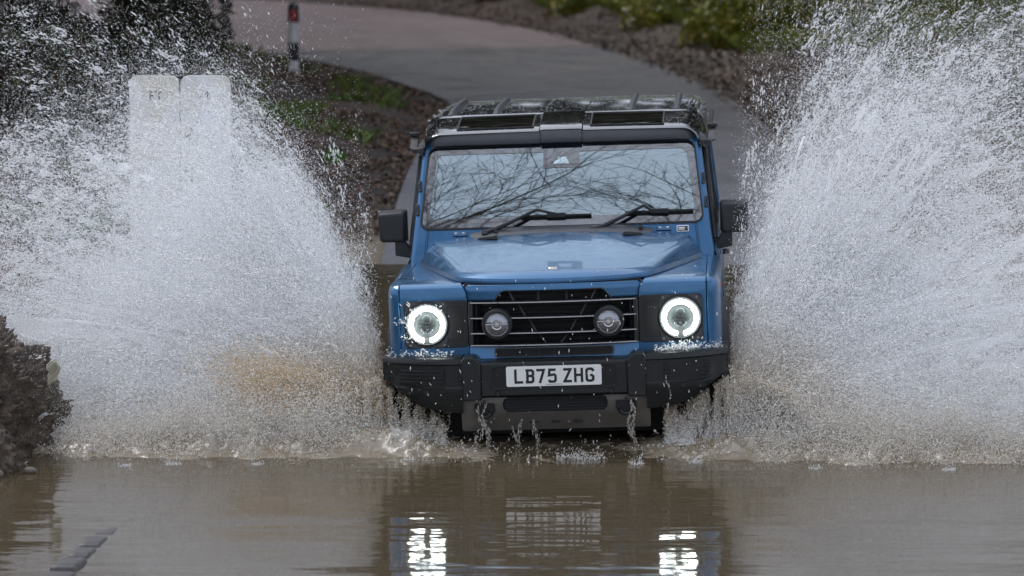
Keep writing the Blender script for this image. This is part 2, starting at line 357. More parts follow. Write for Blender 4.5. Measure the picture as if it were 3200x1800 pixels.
# --- front wings
for s in (-1, 1):
    prof = [(.155, .44), (.150, .60), (.145, .78), (.142, .845), (.150, .872), (.172, .888), (.21, .894), (.5, .893), (.9, .889), (1.38, .884)]
    rows = []
    for x, dy, dz in ((.468, .0, 0), (.50, 0, 0), (.60, 0, 0), (.75, 0, 0), (.838, 0, 0), (.8405, .004, -.002)):
        rows.append([(s * (x if not (x < .51 and z > .80) else x + (.035 * ((z - .80) / .09) ** 2 if z > .80 else 0)), y + dy, z + dz) for y, z in prof])
    grid('wing_front', rows, M['paint'], car, 30)
    rows = []
    for x, dy, dz in ((.8435, .004, -.002), (.848, .0, 0), (.868, .006, -.001), (.888, .025, -.006), (.903, .06, -.016), (.912, .12, -.034), (.918, .2, -.06), (.921, .3, -.10)):
        rows.append([(s * x, y + dy * (1 if y < .3 else max(0, (1.38 - y) / 1.08)), z + (dz if y < .9 else dz * .5) * (1 if z > .5 else 0)) for y, z in prof])
    grid('wing_corner', rows, M['paint'], car, 30)
    # wing side with wheel arch
    arch = [(.88 + .47 * math.cos(t), .08 + .47 * math.sin(t)) for t in np.linspace(math.pi * 1.0, 0, 15)]
    poly = [(.36, .47), (.36, .78), (.6, .80), (1.40, .84), (1.40, .05)] + arch[3:][::-1]
    Vp = [(s * .921, y, z) for y, z in poly] + [(s * .89, y, z) for y, z in poly]; n = len(poly)
    mesh('wing_side', Vp, [tuple(range(n)), tuple(range(n, 2 * n))[::-1]] + [(i, (i + 1) % n, n + (i + 1) % n, n + i) for i in range(n)], M['paint'], car)
    # arch flare
    fl = []
    for rr, xx in ((.44, .90), (.455, .945), (.50, .958), (.545, .945), (.555, .918)):
        fl.append([(s * xx, .88 + rr * math.cos(t) * (1.0), .06 + rr * math.sin(t) * 1.16) for t in np.linspace(math.pi * 1.04, -.04 * math.pi, 26)])
    grid('arch_flare', fl, M['trim'], car, 50)
    # headlight surround and lamp
    x0, x1 = sorted((s * .468, s * .818))
    sp = rrect(x0, x1, .545, .806, .022)
    sur = prism('headlight_surround', sp, .137, .165, M['trim'], car, .004)
    pk = sorted((s * .492, s * .585))
    ring_prism('surround_pocket', rrect(pk[0] - .006, pk[1] + .006, .562, .785, .018), rrect(pk[0], pk[1], .568, .779, .014), .133, .1375, M['trim'], sur)
    prism('pocket_floor', rrect(pk[0] + .001, pk[1] - .001, .569, .778, .013), .1362, .1368, M['deep'], sur)
    for hx, hz_ in ((.60, .79), (.79, .79), (.79, .56), (.60, .56)):
        lathe('screw', [(0, -.003), (.006, -.003), (.0085, 0), (.0085, .004)], M['grey_trim'], sur, (s * hx, .1345, hz_), n=14)
    hl = empty('headlight', (0, 0, 0)); hl.parent = car
    cx, cz = s * .695, .677
    lathe('lamp_bezel', [(.124, .012), (.121, .0), (.112, -.006), (.106, .002)], M['trim'], hl, (cx, .132, cz), n=56)
    lathe('lens', [(0, .004), (.03, .0045), (.055, .006), (.070, .008), (.080, .009), (.108, .010)], M['lamp_glass_dark'], hl, (cx, .13, cz), n=56)
    lathe('light_ring', [(.0765, .0), (.0785, -.012), (.089, -.016), (.0985, -.012), (.1005, .0)], M['ring_light'], hl, (cx, .122, cz), n=72, a0=-90 + 11, a1=270 - 11)
    lathe('projector', [(0, -.012), (.012, -.010), (.022, -.005), (.027, .006)], M['lamp_glass_dark'], hl, (cx, .130, cz + .026), n=28)
    box('lamp_divider', (cx, .130, cz - .006), (.10, .006, .006), M['trim'], hl, .002)
    for q in range(5):
        lathe('reflector_cell', [(0, -.004), (.006, -.003), (.009, .002)], M['lens'], hl, (cx - .026 + .013 * q, .132, cz - .030 - .014 * (q % 2)), n=12)
# --- nose panel above the grille
def zlo(x):
    ax = abs(x)
    return .800 if ax > .318 else (.800 + (.318 - ax) / .04 * .046 if ax > .278 else .846 + .006 * min(1, (.278 - ax) / .02))
cols = sorted(set([-.5, -.49, -.475, -.465, -.45, -.40, -.35, -.318, -.305, -.29, -.278, -.268, -.258, -.2, -.1, 0] + [.5, .49, .475, .465, .45, .40, .35, .318, .305, .29, .278, .268, .258, .2, .1]))
rows = []
for t in np.linspace(0, 1, 9):
    r = []
    for x in cols:
        ax = abs(x); lo = zlo(x) if ax <= .465 else .80 + (ax - .465) / .035 * .082; hi = .886
        z = lo + (hi - lo) * t; y = .098 + bow(x, z) + .010 * max(0, (z - .85) / .036) ** 2 + (.0 if ax < .46 else (ax - .46) * .4)
        r.append((x, y, z))
    rows.append(r)
nose = grid('nose_panel', rows, M['paint'], car, 40); sd = nose.modifiers.new('s', 'SOLIDIFY'); sd.thickness = .012; sd.offset = -1
# trapezoid rim
tr = [(-.322, .797), (-.283, .845), (-.268, .853), (.268, .853), (.283, .845), (.322, .797)]
V, F = tube_data([(x, .094 + bow(x, 0), z) for x, z in tr], .0042, 6); mesh('grille_rim', V, F, M['trim'], nose)
# dark joint under the bonnet lip
prism('shut_line', [(-.485, .872), (.485, .872), (.485, .892), (-.485, .892)], .158, .3, M['deep'], car)
# --- lower blue panel with slot
lp = prism('lower_panel', [(-.466, .452), (-.32, .440), (.32, .440), (.466, .452), (.466, .552), (-.466, .552)], .105, .14, M['paint'], car, .003, fn=lambda x, z: bow(x, z))
def plate_bow(name, x0, x1, z0, z1, y, m, parent, th=.004):
    xs_ = np.linspace(x0, x1, 17); P = [(x, z1) for x in xs_[::-1]] + [(x, z0) for x in xs_]
    return prism(name, P, y, y + th, m, parent, .0015, fn=lambda x, z: bow(x, z))
prism('slot', rrect(-.322, .322, .492, .534, .012), .101, .112, M['deep'], lp, 0, fn=lambda x, z: bow(x, z) * 1.0)
ring_prism('slot_rim', rrect(-.328, .328, .487, .539, .014), rrect(-.320, .320, .494, .532, .010), .0975, .106, M['gloss_black'], lp, 0, fn=lambda x, z: bow(x, z))
for x in (-.185, -.08, .08, .185): box('slot_divider', (x, .0995 + bow(x, 0), .513), (.005, .004, .036), M['trim'], lp)
# --- grille
gr_ = empty('grille'); gr_.parent = car
box('backing', (0, .275, .69), (.95, .02, .34), M['deep'], gr_)
M['mesh'] = mat('radiator mesh', (.02, .02, .02), .45, .4)
for k in range(12):
    zz = .572 + k * .0235
    box('core_fin', (0, .255, zz), (.80 if zz < .79 else .5, .004, .004), M['mesh'], gr_)
for s in (-1, 1):
    box('side_post', (s * .452, .17, .676), (.024, .09, .245), M['trim'], gr_, .003)
    box('side_cheek', (s * .425, .20, .676), (.035, .05, .225), M['trim'], gr_, .004, (0, 0, s * .5))
for k, z in enumerate((.789, .704, .620, .5535)):
    xs_ = np.linspace(-.458, .458, 25)
    P = [(x, z + .003) for x in xs_[::-1]] + [(x, z - .003) for x in xs_]
    b = prism('grille_bar', [(x, z + .006) for x in xs_[::-1]] + [(x, z - .006) for x in xs_], .085, .20, M['trim'], gr_, .0015, fn=lambda x, zz: bow(x, zz))
    ch = prism('chrome_strip', P, .081, .0846, M['chrome'], b, .001, fn=lambda x, zz: bow(x, zz))
    for x in (-.30, .31): box('strip_joint', (x, .081 + bow(x, 0), z), (.004, .003, .008), M['deep'], b)
def strut(x0, z0, x1, z1): tube('grille_strut', [(x0, .12 + bow(x0, 0), z0), (x1, .105 + bow(x1, 0), z1)], .006, M['trim'], gr_, 4)
for s in (-1, 1):
    strut(s * .238, .845, s * .212, .797); strut(s * .077, .847, s * .077, .797)
    strut(s * .192, .782, s * .153, .712); strut(s * .135, .697, s * .096, .628); strut(s * .079, .612, s * .042, .560)
    fg = empty('driving_lamp'); fg.parent = car; c0 = (s * .305, .055, .676)
    lathe('lamp_housing', [(.083, .09), (.084, .01), (.080, -.006), (.071, -.008), (.066, .004)], M['trim'], fg, c0, n=48)
    lathe('lens', [(0, -.016), (.02, -.015), (.04, -.012), (.058, -.004), (.066, .005)], M['lens'], fg, c0, n=40)
    lathe('lens_rim', [(.064, .002), (.0665, -.006), (.069, .002)], M['chrome'], fg, c0, n=40)
    lathe('bulb_cap', [(0, -.022), (.012, -.021), (.0155, -.014), (.016, 0)], M['chrome'], fg, c0, n=20)
    lathe('bulb_collar', [(.022, -.0175), (.027, -.0185), (.031, -.013)], M['chrome'], fg, c0, n=24)
    box('lens_bar', (c0[0], c0[1] - .013, c0[2] + .002), (.122, .006, .007), M['chrome'], fg, .002)
# --- bonnet
def interp_curve(pts, n):
    P = np.array(pts, float); 
    for _ in range(2):
        Q = [P[0]]
        for a_, b_ in zip(P[:-1], P[1:]): Q += [a_ * .75 + b_ * .25, a_ * .25 + b_ * .75]
        Q.append(P[-1]); P = np.array(Q)
    return P
def resample(P, t):
    d = np.r_[0, np.cumsum(np.linalg.norm(np.diff(P, axis=0), axis=1))]; d /= d[-1]
    return np.stack([np.interp(t, d, P[:, k]) for k in range(3)], 1)
tt = np.linspace(0, 1, 41)
cA = resample(interp_curve([(0, .128, .887), (.22, .134, .889), (.40, .158, .893), (.50, .20, .898), (.565, .32, .900), (.69, .76, .896), (.808, 1.2, .888)], 0), tt)
cC = resample(interp_curve([(0, .225, .949), (.20, .228, .949), (.38, .25, .947), (.455, .29, .944), (.50, .42, .949), (.60, .82, .970), (.728, 1.30, .992)], 0), tt)
cD = resample(interp_curve([(0, 1.352, 1.042), (.25, 1.365, 1.036), (.515, 1.378, 1.019), (.728, 1.335, .994)], 0), tt)
rows_top = []
prof_rows = []
up = np.array([0, 0, 1.0])
for s in (-1, 1):
    A = cA.copy(); C_ = cC.copy(); D = cD.copy()
    B = A + np.c_[-np.zeros(41), np.zeros(41), np.full(41, .026)]; inw = C_ - B; B = B + np.c_[inw[:, 0] * .03, inw[:, 1] * .03, np.zeros(41)]
    rows = [A + np.array([0, .006, -.002]), A, A * .5 + B * .5 + np.c_[np.zeros(41), np.full(41, -.003), np.zeros(41)], B]
    for u in (.15, .3, .45, .6, .75, .88, .96, 1.0):
        Q = B + (C_ - B) * u; Q[:, 2] = B[:, 2] + (C_[:, 2] - B[:, 2]) * (1 - (1 - u) ** 1.7); rows.append(Q)
    for u in (.02, .06, .15, .3, .45, .6, .75, .88, 1.0):
        Q = C_ + (D - C_) * u; Q[:, 2] += .010 * math.sin(math.pi * u) ; rows.append(Q)
    rows = [[(s * p[0], p[1], p[2]) for p in r] for r in rows]
    prof_rows.append(rows)
full = [list(reversed(l))[:-1] + r for l, r in zip(prof_rows[0], prof_rows[1])]
bonnet = grid('bonnet', full, M['paint'], car, 28)
for s in (-1, 1):
    Vp = [(s * .808, 1.2, .887), (s * .806, 1.30, .887), (s * .748, 1.41, .985), (s * .728, 1.30, .994), (s * .728, 1.335, .996)]
    mesh('bonnet_end', Vp + [(v[0] - s * .02, v[1], v[2] - .004) for v in Vp], [(0, 1, 2, 4, 3), (9, 8, 7, 6, 5)] + [(i, (i + 1) % 5, 5 + (i + 1) % 5, 5 + i) for i in range(5)], M['paint'], bonnet)
    for q in range(5):
        t = .2 + q * .15; box('louvre', (s * (.806 - .066 * t), 1.262 + .09 * t, .896 + .092 * t), (.006, .05, .007), M['trim'], bonnet, .001, (0, s * .6, 0))
    # rear strip of the bonnet
    Vp = [(s * .50, 1.374, 1.020), (s * .728, 1.334, .995), (s * .745, 1.385, 1.0), (s * .52, 1.425, 1.025)]
    mesh('bonnet_rear_edge', Vp + [(v[0], v[1], v[2] - .02) for v in Vp], [(0, 1, 2, 3), (7, 6, 5, 4)] + [(i, (i + 1) % 4, 4 + (i + 1) % 4, 4 + i) for i in range(4)], M['paint'], bonnet, .003)
    # moulded black blocks near the rear of the bonnet
    Vp = [(s * .355, 1.20, 1.026), (s * .465, 1.26, 1.018), (s * .482, 1.28, 1.020), (s * .36, 1.285, 1.034)]
    Vt = [(s * .368, 1.21, 1.048), (s * .455, 1.258, 1.036), (s * .466, 1.272, 1.036), (s * .372, 1.275, 1.050)]
    mesh('bonnet_bumpstop', Vp + Vt, [(3, 2, 1, 0), (4, 5, 6, 7)] + [(i, (i + 1) % 4, 4 + (i + 1) % 4, 4 + i) for i in range(4)], M['trim'], bonnet, .004)
bd = lathe('bonnet_badge', [(0, .010), (.018, .0095), (.024, .006), (.027, .010), (.030, .008), (.031, 0)], M['chrome'], bonnet, (0, .258, .950), axis='z', n=32)
# --- cowl, scuttle and windscreen frame (one inclined plane)
PL = lambda z: 1.5 + .677 * (z - 1.067)
def ws_loop(hb, ht, zb, zt, r, k=6):
    P = []
    for (cx, cz, a) in ((ht - r, zt - r, 0), (-ht + r, zt - r, 90), (-hb + r, zb + r, 180), (hb - r, zb + r, 270)):
        for i in range(k + 1):
            t = R(a + 90 * i / k); P.append((cx + r * math.cos(t), cz + r * math.sin(t)))
    # straight edges get extra points so that the glass can bow
    Q = []
    for i, p in enumerate(P):
        q = P[(i + 1) % len(P)]; Q.append(p); L = math.dist(p, q)
        if L > .15:
            m_ = 14
            for j in range(1, m_): Q.append((p[0] + (q[0] - p[0]) * j / m_, p[1] + (q[1] - p[1]) * j / m_))
    return Q
outer = ws_loop(.884, .815, .858, 1.55, .02); inner = ws_loop(.818, .780, 1.065, 1.512, .045)
crv = lambda x: -.028 * (1 - (x / .8) ** 2)
n = len(outer)
def fr(P, off, sc_=1.): return [(x * sc_, PL(z) + off, z) for x, z in P]
V = fr(inner, .012) + fr(inner, 0) + fr(outer, .0, .975) + fr(outer, .012, .993) + fr(outer, .035) + fr(outer, .16)
F = [(k * n + i, k * n + (i + 1) % n, (k + 1) * n + (i + 1) % n, (k + 1) * n + i) for k in range(5) for i in range(n)]
frame = mesh('windscreen_frame', V, F, M['paint'], car, 0, True, 32)
for s in (-1, 1):
    for x in (s * .772, s * .782): tube('seam', [(x * 1.0, PL(1.055) - .001, 1.055), (x * 1.025, PL(.90) - .001, .90)], .0016, M['deep'], frame, 4)
    h = box('bonnet_hinge', (s * .592, PL(1.035) - .012, 1.034), (.082, .014, .028), M['paint'], frame, .004, (-.2, 0, 0))
    box('hinge_foot', (s * .592, PL(1.015) - .03, 1.013), (.076, .03, .012), M['paint'], h, .003)
    for q in (-.022, .022): lathe('hinge_bolt', [(0, -.006), (.005, -.006), (.009, -.003), (.010, .002)], M['chrome'], h, (s * .592 + q, PL(1.037) - .018, 1.038), n=12)
    for z in (1.30, 1.17): # door hinge covers on the pillar
        hx = .884 - (z - .858) / (1.55 - .858) * (.884 - .815)
        hc = box('door_hinge', (s * (hx - .012), PL(z) + .004, z), (.022, .02, .072), M['trim'], frame, .005, (-.55, s * .1, 0))
        for q in (-.02, .02): lathe('hinge_screw', [(0, -.003), (.005, -.003), (.0065, .002)], M['grey_trim'], hc, (s * (hx - .012), PL(z + q) - .010, z + q), n=10)
bp = prism('warning_badge', rrect(.667, .737, 1.013, 1.047, .006), 0, .003, M['white_plastic'], frame, 0, fn=lambda x, z: PL(z) - .0045)
b2 = prism('badge_face', rrect(.671, .733, 1.017, 1.043, .004), 0, .001, M['ink'], bp, 0, fn=lambda x, z: PL(z) - .0060)
for z in (1.024, 1.033): prism('badge_line', [(.677, z), (.712, z), (.712, z + .005), (.677, z + .005)], 0, .0006, M['white_plastic'], bp, 0, fn=lambda x, z_: PL(z_) - .0070)
lathe('badge_symbol', [(.0052, 0), (.0078, -.0006), (.0078, .001)], M['white_plastic'], bp, (.723, PL(1.03) - .0068, 1.03), n=20, a0=120, a1=420)
# cowl vent
cx_ = np.linspace(-.53, .53, 31)
rows = [[(x, 1.372 + .02 * 0, 1.030 - .03 * (x / .53) ** 2) for x in cx_], [(x, 1.40, 1.047 - .03 * (x / .53) ** 2) for x in cx_], [(x, 1.44, 1.060 - .022 * (x / .53) ** 4) for x in cx_], [(x, 1.478, 1.066 - .03 * (x / .53) ** 4) for x in cx_], [(x, 1.492, 1.05 - .03 * (x / .53) ** 4) for x in cx_]]
cowl = grid('cowl_vent', rows, M['grey_trim'], car, 40)
for x in (-.38, .46): lathe('washer_jet', [(0, .016), (.010, .014), (.014, 0)], M['trim'], cowl, (x, 1.425, 1.045), axis='z', n=14)
# windscreen glass, bowed
def glass_grid(hb, ht, zb, zt, off, name, m, parent, nx=28, nz=14, r=.04):
    loop = ws_loop(hb, ht, zb, zt, r, 6)
    rows = []
    for i in range(nz + 1):
        z = zb + (zt - zb) * i / nz; hw = hb + (ht - hb) * i / nz
        e = 0
        if z - zb < r: e = r - math.sqrt(max(0, r * r - (r - (z - zb)) ** 2))
        if zt - z < r: e = r - math.sqrt(max(0, r * r - (r - (zt - z)) ** 2))
        rows.append([((hw - e) * u, PL(z) + off + crv((hw - e) * u) + .012 - .010 * (1 - (2 * i / nz - 1) ** 2), z) for u in np.linspace(-1, 1, nx + 1)])
    return grid(name, rows, m, parent, 80)
ws = glass_grid(.816, .778, 1.067, 1.510, .004, 'windscreen', M['screen'], car, 40, 40, .043)
# dark border: ring between the glass edge and the clear area, hugging the bowed glass
lo_, li_ = ws_loop(.815, .777, 1.068, 1.509, .043), ws_loop(.771, .734, 1.117, 1.472, .040)
def on_glass(x, z, off):
    i = (z - 1.067) / (1.51 - 1.067); return (x, PL(z) + crv(x) + .016 - .010 * (1 - (2 * i - 1) ** 2) + off, z)
n = len(lo_); rings = [[(a_[0] * (1 - t) + b_[0] * t, a_[1] * (1 - t) + b_[1] * t) for a_, b_ in zip(lo_, li_)] for t in np.linspace(0, 1, 4)]
V = [on_glass(x, z, -.003) for rg in rings for x, z in rg]; F = [(k * n + i, k * n + (i + 1) % n, (k + 1) * n + (i + 1) % n, (k + 1) * n + i) for k in range(3) for i in range(n)]
frit = mesh('dark_border', V, F, M['frit'], ws, 0, True, 80)
def glass_patch(name, x0, x1, z0, z1, off, m, parent, x0t=None, x1t=None):
    rows = [[on_glass((x0 + ((x0t if x0t is not None else x0) - x0) * v) * (1 - u) + (x1 + ((x1t if x1t is not None else x1) - x1) * v) * u, z0 + (z1 - z0) * v, off) for u in np.linspace(0, 1, 13)] for v in np.linspace(0, 1, 7)]
    return grid(name, rows, m, parent, 80)
glass_patch('camera_cover', -.106, .106, 1.385, 1.473, -.0032, M['frit'], ws)
M['sensor'] = glass_mat('sensor window glass', (.85, 1., 1.), .55)
glass_patch('sensor_window', -.047, .047, 1.408, 1.445, -.0045, M['sensor'], ws, -.028, .028)
lw2 = ws_loop(.824, .786, 1.058, 1.519, .05); li2 = ws_loop(.816, .778, 1.066, 1.511, .044); n = len(lw2)
V = [(x, PL(z) - .004, z) for x, z in lw2] + [(x, PL(z) - .008, z) for x, z in li2] + [(x, PL(z) + .02, z) for x, z in li2]
mesh('windscreen_seal', V, [(k * n + i, k * n + (i + 1) % n, (k + 1) * n + (i + 1) % n, (k + 1) * n + i) for k in range(2) for i in range(n)], M['trim'], ws)
# wipers
def wiper(px, ex, bx0, bx1, zb):
    wp = empty('wiper'); wp.parent = car
    zt = zb
    g = lambda x, z, o: on_glass(max(-.78, min(.78, x)), z, o)
    a0 = (px, 1.425, 1.042); a1 = (px + .07, 1.445, 1.062); a2 = g(px + .30, zb + .048, -.045); a3 = g(ex, zb + .022, -.035)
    tube('pivot', [(px, 1.44, 1.02), (px, 1.415, 1.05)], .018, M['trim'], wp, 12)
    ar = tube('arm', [a0, a1, ((a1[0] * .6 + a2[0] * .4), (a1[1] * .6 + a2[1] * .4) - .01, a1[2] * .6 + a2[2] * .4), a2, a3], [.015, .014, .011, .009, .007], M['trim'], wp, 8)
    bl = tube('blade', [g(x, zb + .010 + .0 * x, -.022) for x in np.linspace(bx0, bx1, 12)], .009, M['deep'], wp, 6)
    tube('rubber', [g(x, zb - .004, -.010) for x in np.linspace(bx0, bx1, 12)], .004, M['deep'], bl, 5)
    box('blade_clip', g((bx0 + bx1) / 2, zb + .014, -.028), (.11, .016, .028), M['trim'], wp, .004)
wiper(-.445, -.03, -.235, .175, 1.112); wiper(.18, .52, .37, .765, 1.118)
# --- visor over the windscreen
def visor_seg(x0, x1, dy, dz, nm='sun_visor'):
    X_ = np.linspace(x0, x1, 14); rows = []
    def drop(x): ax = abs(x); return 0 if ax < .70 else .062 * ((ax - .70) / .14) ** 2
    def back(x): ax = abs(x); return .018 * (x / .7) ** 2 + (0 if ax < .70 else .09 * ((ax - .70) / .14) ** 2)
    for py, pz in ((1.815, 1.516), (1.782, 1.521), (1.768, 1.526), (1.764, 1.538), (1.770, 1.582), (1.775, 1.590), (1.788, 1.595), (1.83, 1.600)):
        rows.append([(x, py + dy + back(x), pz + dz - drop(x)) for x in X_])
    return grid(nm, rows, M['grey_trim'], car, 30)
visor_seg(-.845, -.122, 0, 0); visor_seg(-.118, .122, -.010, .004); visor_seg(.126, .845, 0, 0)
for s in (-1, 1):
    Vp = [(s * .80, 1.765, 1.485), (s * .868, 1.785, 1.488), (s * .876, 1.795, 1.512), (s * .815, 1.765, 1.519)]
    mesh('visor_bracket', Vp + [(v[0], v[1] + .10, v[2] + .005) for v in Vp], [(0, 1, 2, 3), (7, 6, 5, 4)] + [(i, (i + 1) % 4, 4 + (i + 1) % 4, 4 + i) for i in range(4)], M['trim'], car, .005)
# --- roof
def roof_sec(y, zt, hw, k=9, lo=1.50):
    P = [(0, zt)]
    for u in np.linspace(.12, 1, 8): P.append((hw * .86 * u, zt - .006 * u ** 2))
    for t in np.linspace(12, 90, 7): P.append((hw * .86 + (hw * .975 - hw * .86) * math.sin(R(t)), zt - .006 - .085 * (1 - math.cos(R(t)))))
    P += [(hw * .985, zt - .12), (hw * 1.0, lo)]
    L = [(-x, y, z) for x, z in P[::-1]][:-1] + [(x, y, z) for x, z in P]
    return L
FR = [(1.775, 1.596, .825), (1.80, 1.606, .83), (1.85, 1.618, .835), (1.97, 1.635, .84), (2.10, 1.648, .845), (2.22, 1.656, .85), (2.29, 1.662, .852), (2.305, 1.668, .853), (2.32, 1.668, .853), (2.33, 1.660, .853)]
rf_front = grid('roof_front_panel', [roof_sec(y, z, h, lo=1.50) for y, z, h in FR], M['gloss_black'], car, 28)
MR = [(2.331, 1.650, .85), (2.335, 1.657, .853), (2.40, 1.659, .853), (2.8, 1.662, .855), (3.3, 1.658, .855), (3.8, 1.645, .855), (4.1, 1.630, .853), (4.25, 1.60, .85), (4.33, 1.54, .845)]
M['roof_wet'] = mat('wet black roof', (.012, .012, .012), .16, 0, .5, 1., .06, rvary=(45, .10, .3), bump=(160, .10, .004))
roof = grid('roof', [roof_sec(y, z, h, lo=1.50) for y, z, h in MR], M['roof_wet'], car, 28)
def roof_z(y):
    T = FR + MR; return float(np.interp(y, [t[0] for t in T], [t[1] for t in T]))
for x0, x1 in ((-.61, -.165), (.175, .60)):
    sw = empty('roof_window'); sw.parent = car
    y0, y1 = 1.835, 2.235
    rows = [[(x, y, roof_z(y) + .004 - .006 * (x / .72) ** 2) for x in np.linspace(x0, x1, 12)] for y in np.linspace(y0, y1, 10)]
    M.setdefault('skylight', mat('skylight glass', (.004, .004, .004), .02, 0, .8, 1., .01, bump=(5.5, .10, .01)))
    grid('pane', rows, M['skylight'], sw, 80)
    for (p, q) in (((x0, y0), (x1, y0)), ((x1, y0), (x1, y1)), ((x1, y1), (x0, y1)), ((x0, y1), (x0, y0))):
        tube('pane_frame', [(p[0] + (q[0] - p[0]) * t, p[1] + (q[1] - p[1]) * t, roof_z(p[1] + (q[1] - p[1]) * t) + .003 - .006 * ((p[0] + (q[0] - p[0]) * t) / .72) ** 2) for t in np.linspace(0, 1, 8)], .006, M['trim'], sw, 6)
# raised centre channel
rows = []
for x, dz in ((-.128, 0), (-.122, .006), (-.10, .008), (0, .008), (.10, .008), (.124, .006), (.130, 0)):
    rows.append([(x, y, roof_z(y) + dz) for y in (1.775, 1.80, 1.87, 2.0, 2.15, 2.29)])
grid('centre_spine', rows, M['gloss_black'], rf_front, 28)
for x in (-.128, .130): tube('roof_seam', [(x, y, roof_z(y) + .001) for y in (2.34, 2.8, 3.3, 3.8, 4.1)], .004, M['roof_wet'], roof, 5)
for x in (-.69, -.42, .395, .672):
    ys_ = np.linspace(2.40, 3.86, 9); w_ = .017
    Vr = []
    for i, y in enumerate(ys_):
        e = 1 if 0 < i < 8 else .35; z = roof_z(y) - .004
        for dx, dz in ((-w_, 0), (-w_ * .8, .027 * e), (w_ * .8, .027 * e), (w_, 0)): Vr.append((x + dx, y, z + dz))
    Fr = [(i * 4 + k, i * 4 + k + 1, i * 4 + k + 5, i * 4 + k + 4) for i in range(8) for k in range(3)] + [(3, 2, 1, 0), (32, 33, 34, 35)]
    mesh('roof_rail', Vr, Fr, M['grey_trim'], car, .004)
for s in (-1, 1): # roof side lashing points and gutter
    for y in (2.55, 2.95, 3.4):
        tube('lashing_eye', [(s * .80, y, 1.60), (s * .835, y + .02, 1.615), (s * .835, y + .10, 1.615), (s * .80, y + .12, 1.60)], .010, M['grey_trim'], roof, 8)
    tube('rain_gutter', [(s * .865, y, 1.498) for y in (1.78, 2.4, 3.2, 4.3)], .014, M['trim'], roof, 6)
    box('awning_bracket', (s * .885, 2.12, 1.575), (.06, .05, .02), M['trim'], roof, .004)
    Vp = [(s * .86, 1.86, 1.50), (s * .90, 1.90, 1.51), (s * .905, 2.12, 1.565), (s * .862, 2.12, 1.56)]
    mesh('gutter_plate', Vp + [(v[0], v[1], v[2] - .01) for v in Vp], [(0, 1, 2, 3), (7, 6, 5, 4)] + [(i, (i + 1) % 4, 4 + (i + 1) % 4, 4 + i) for i in range(4)], M['trim'], roof)
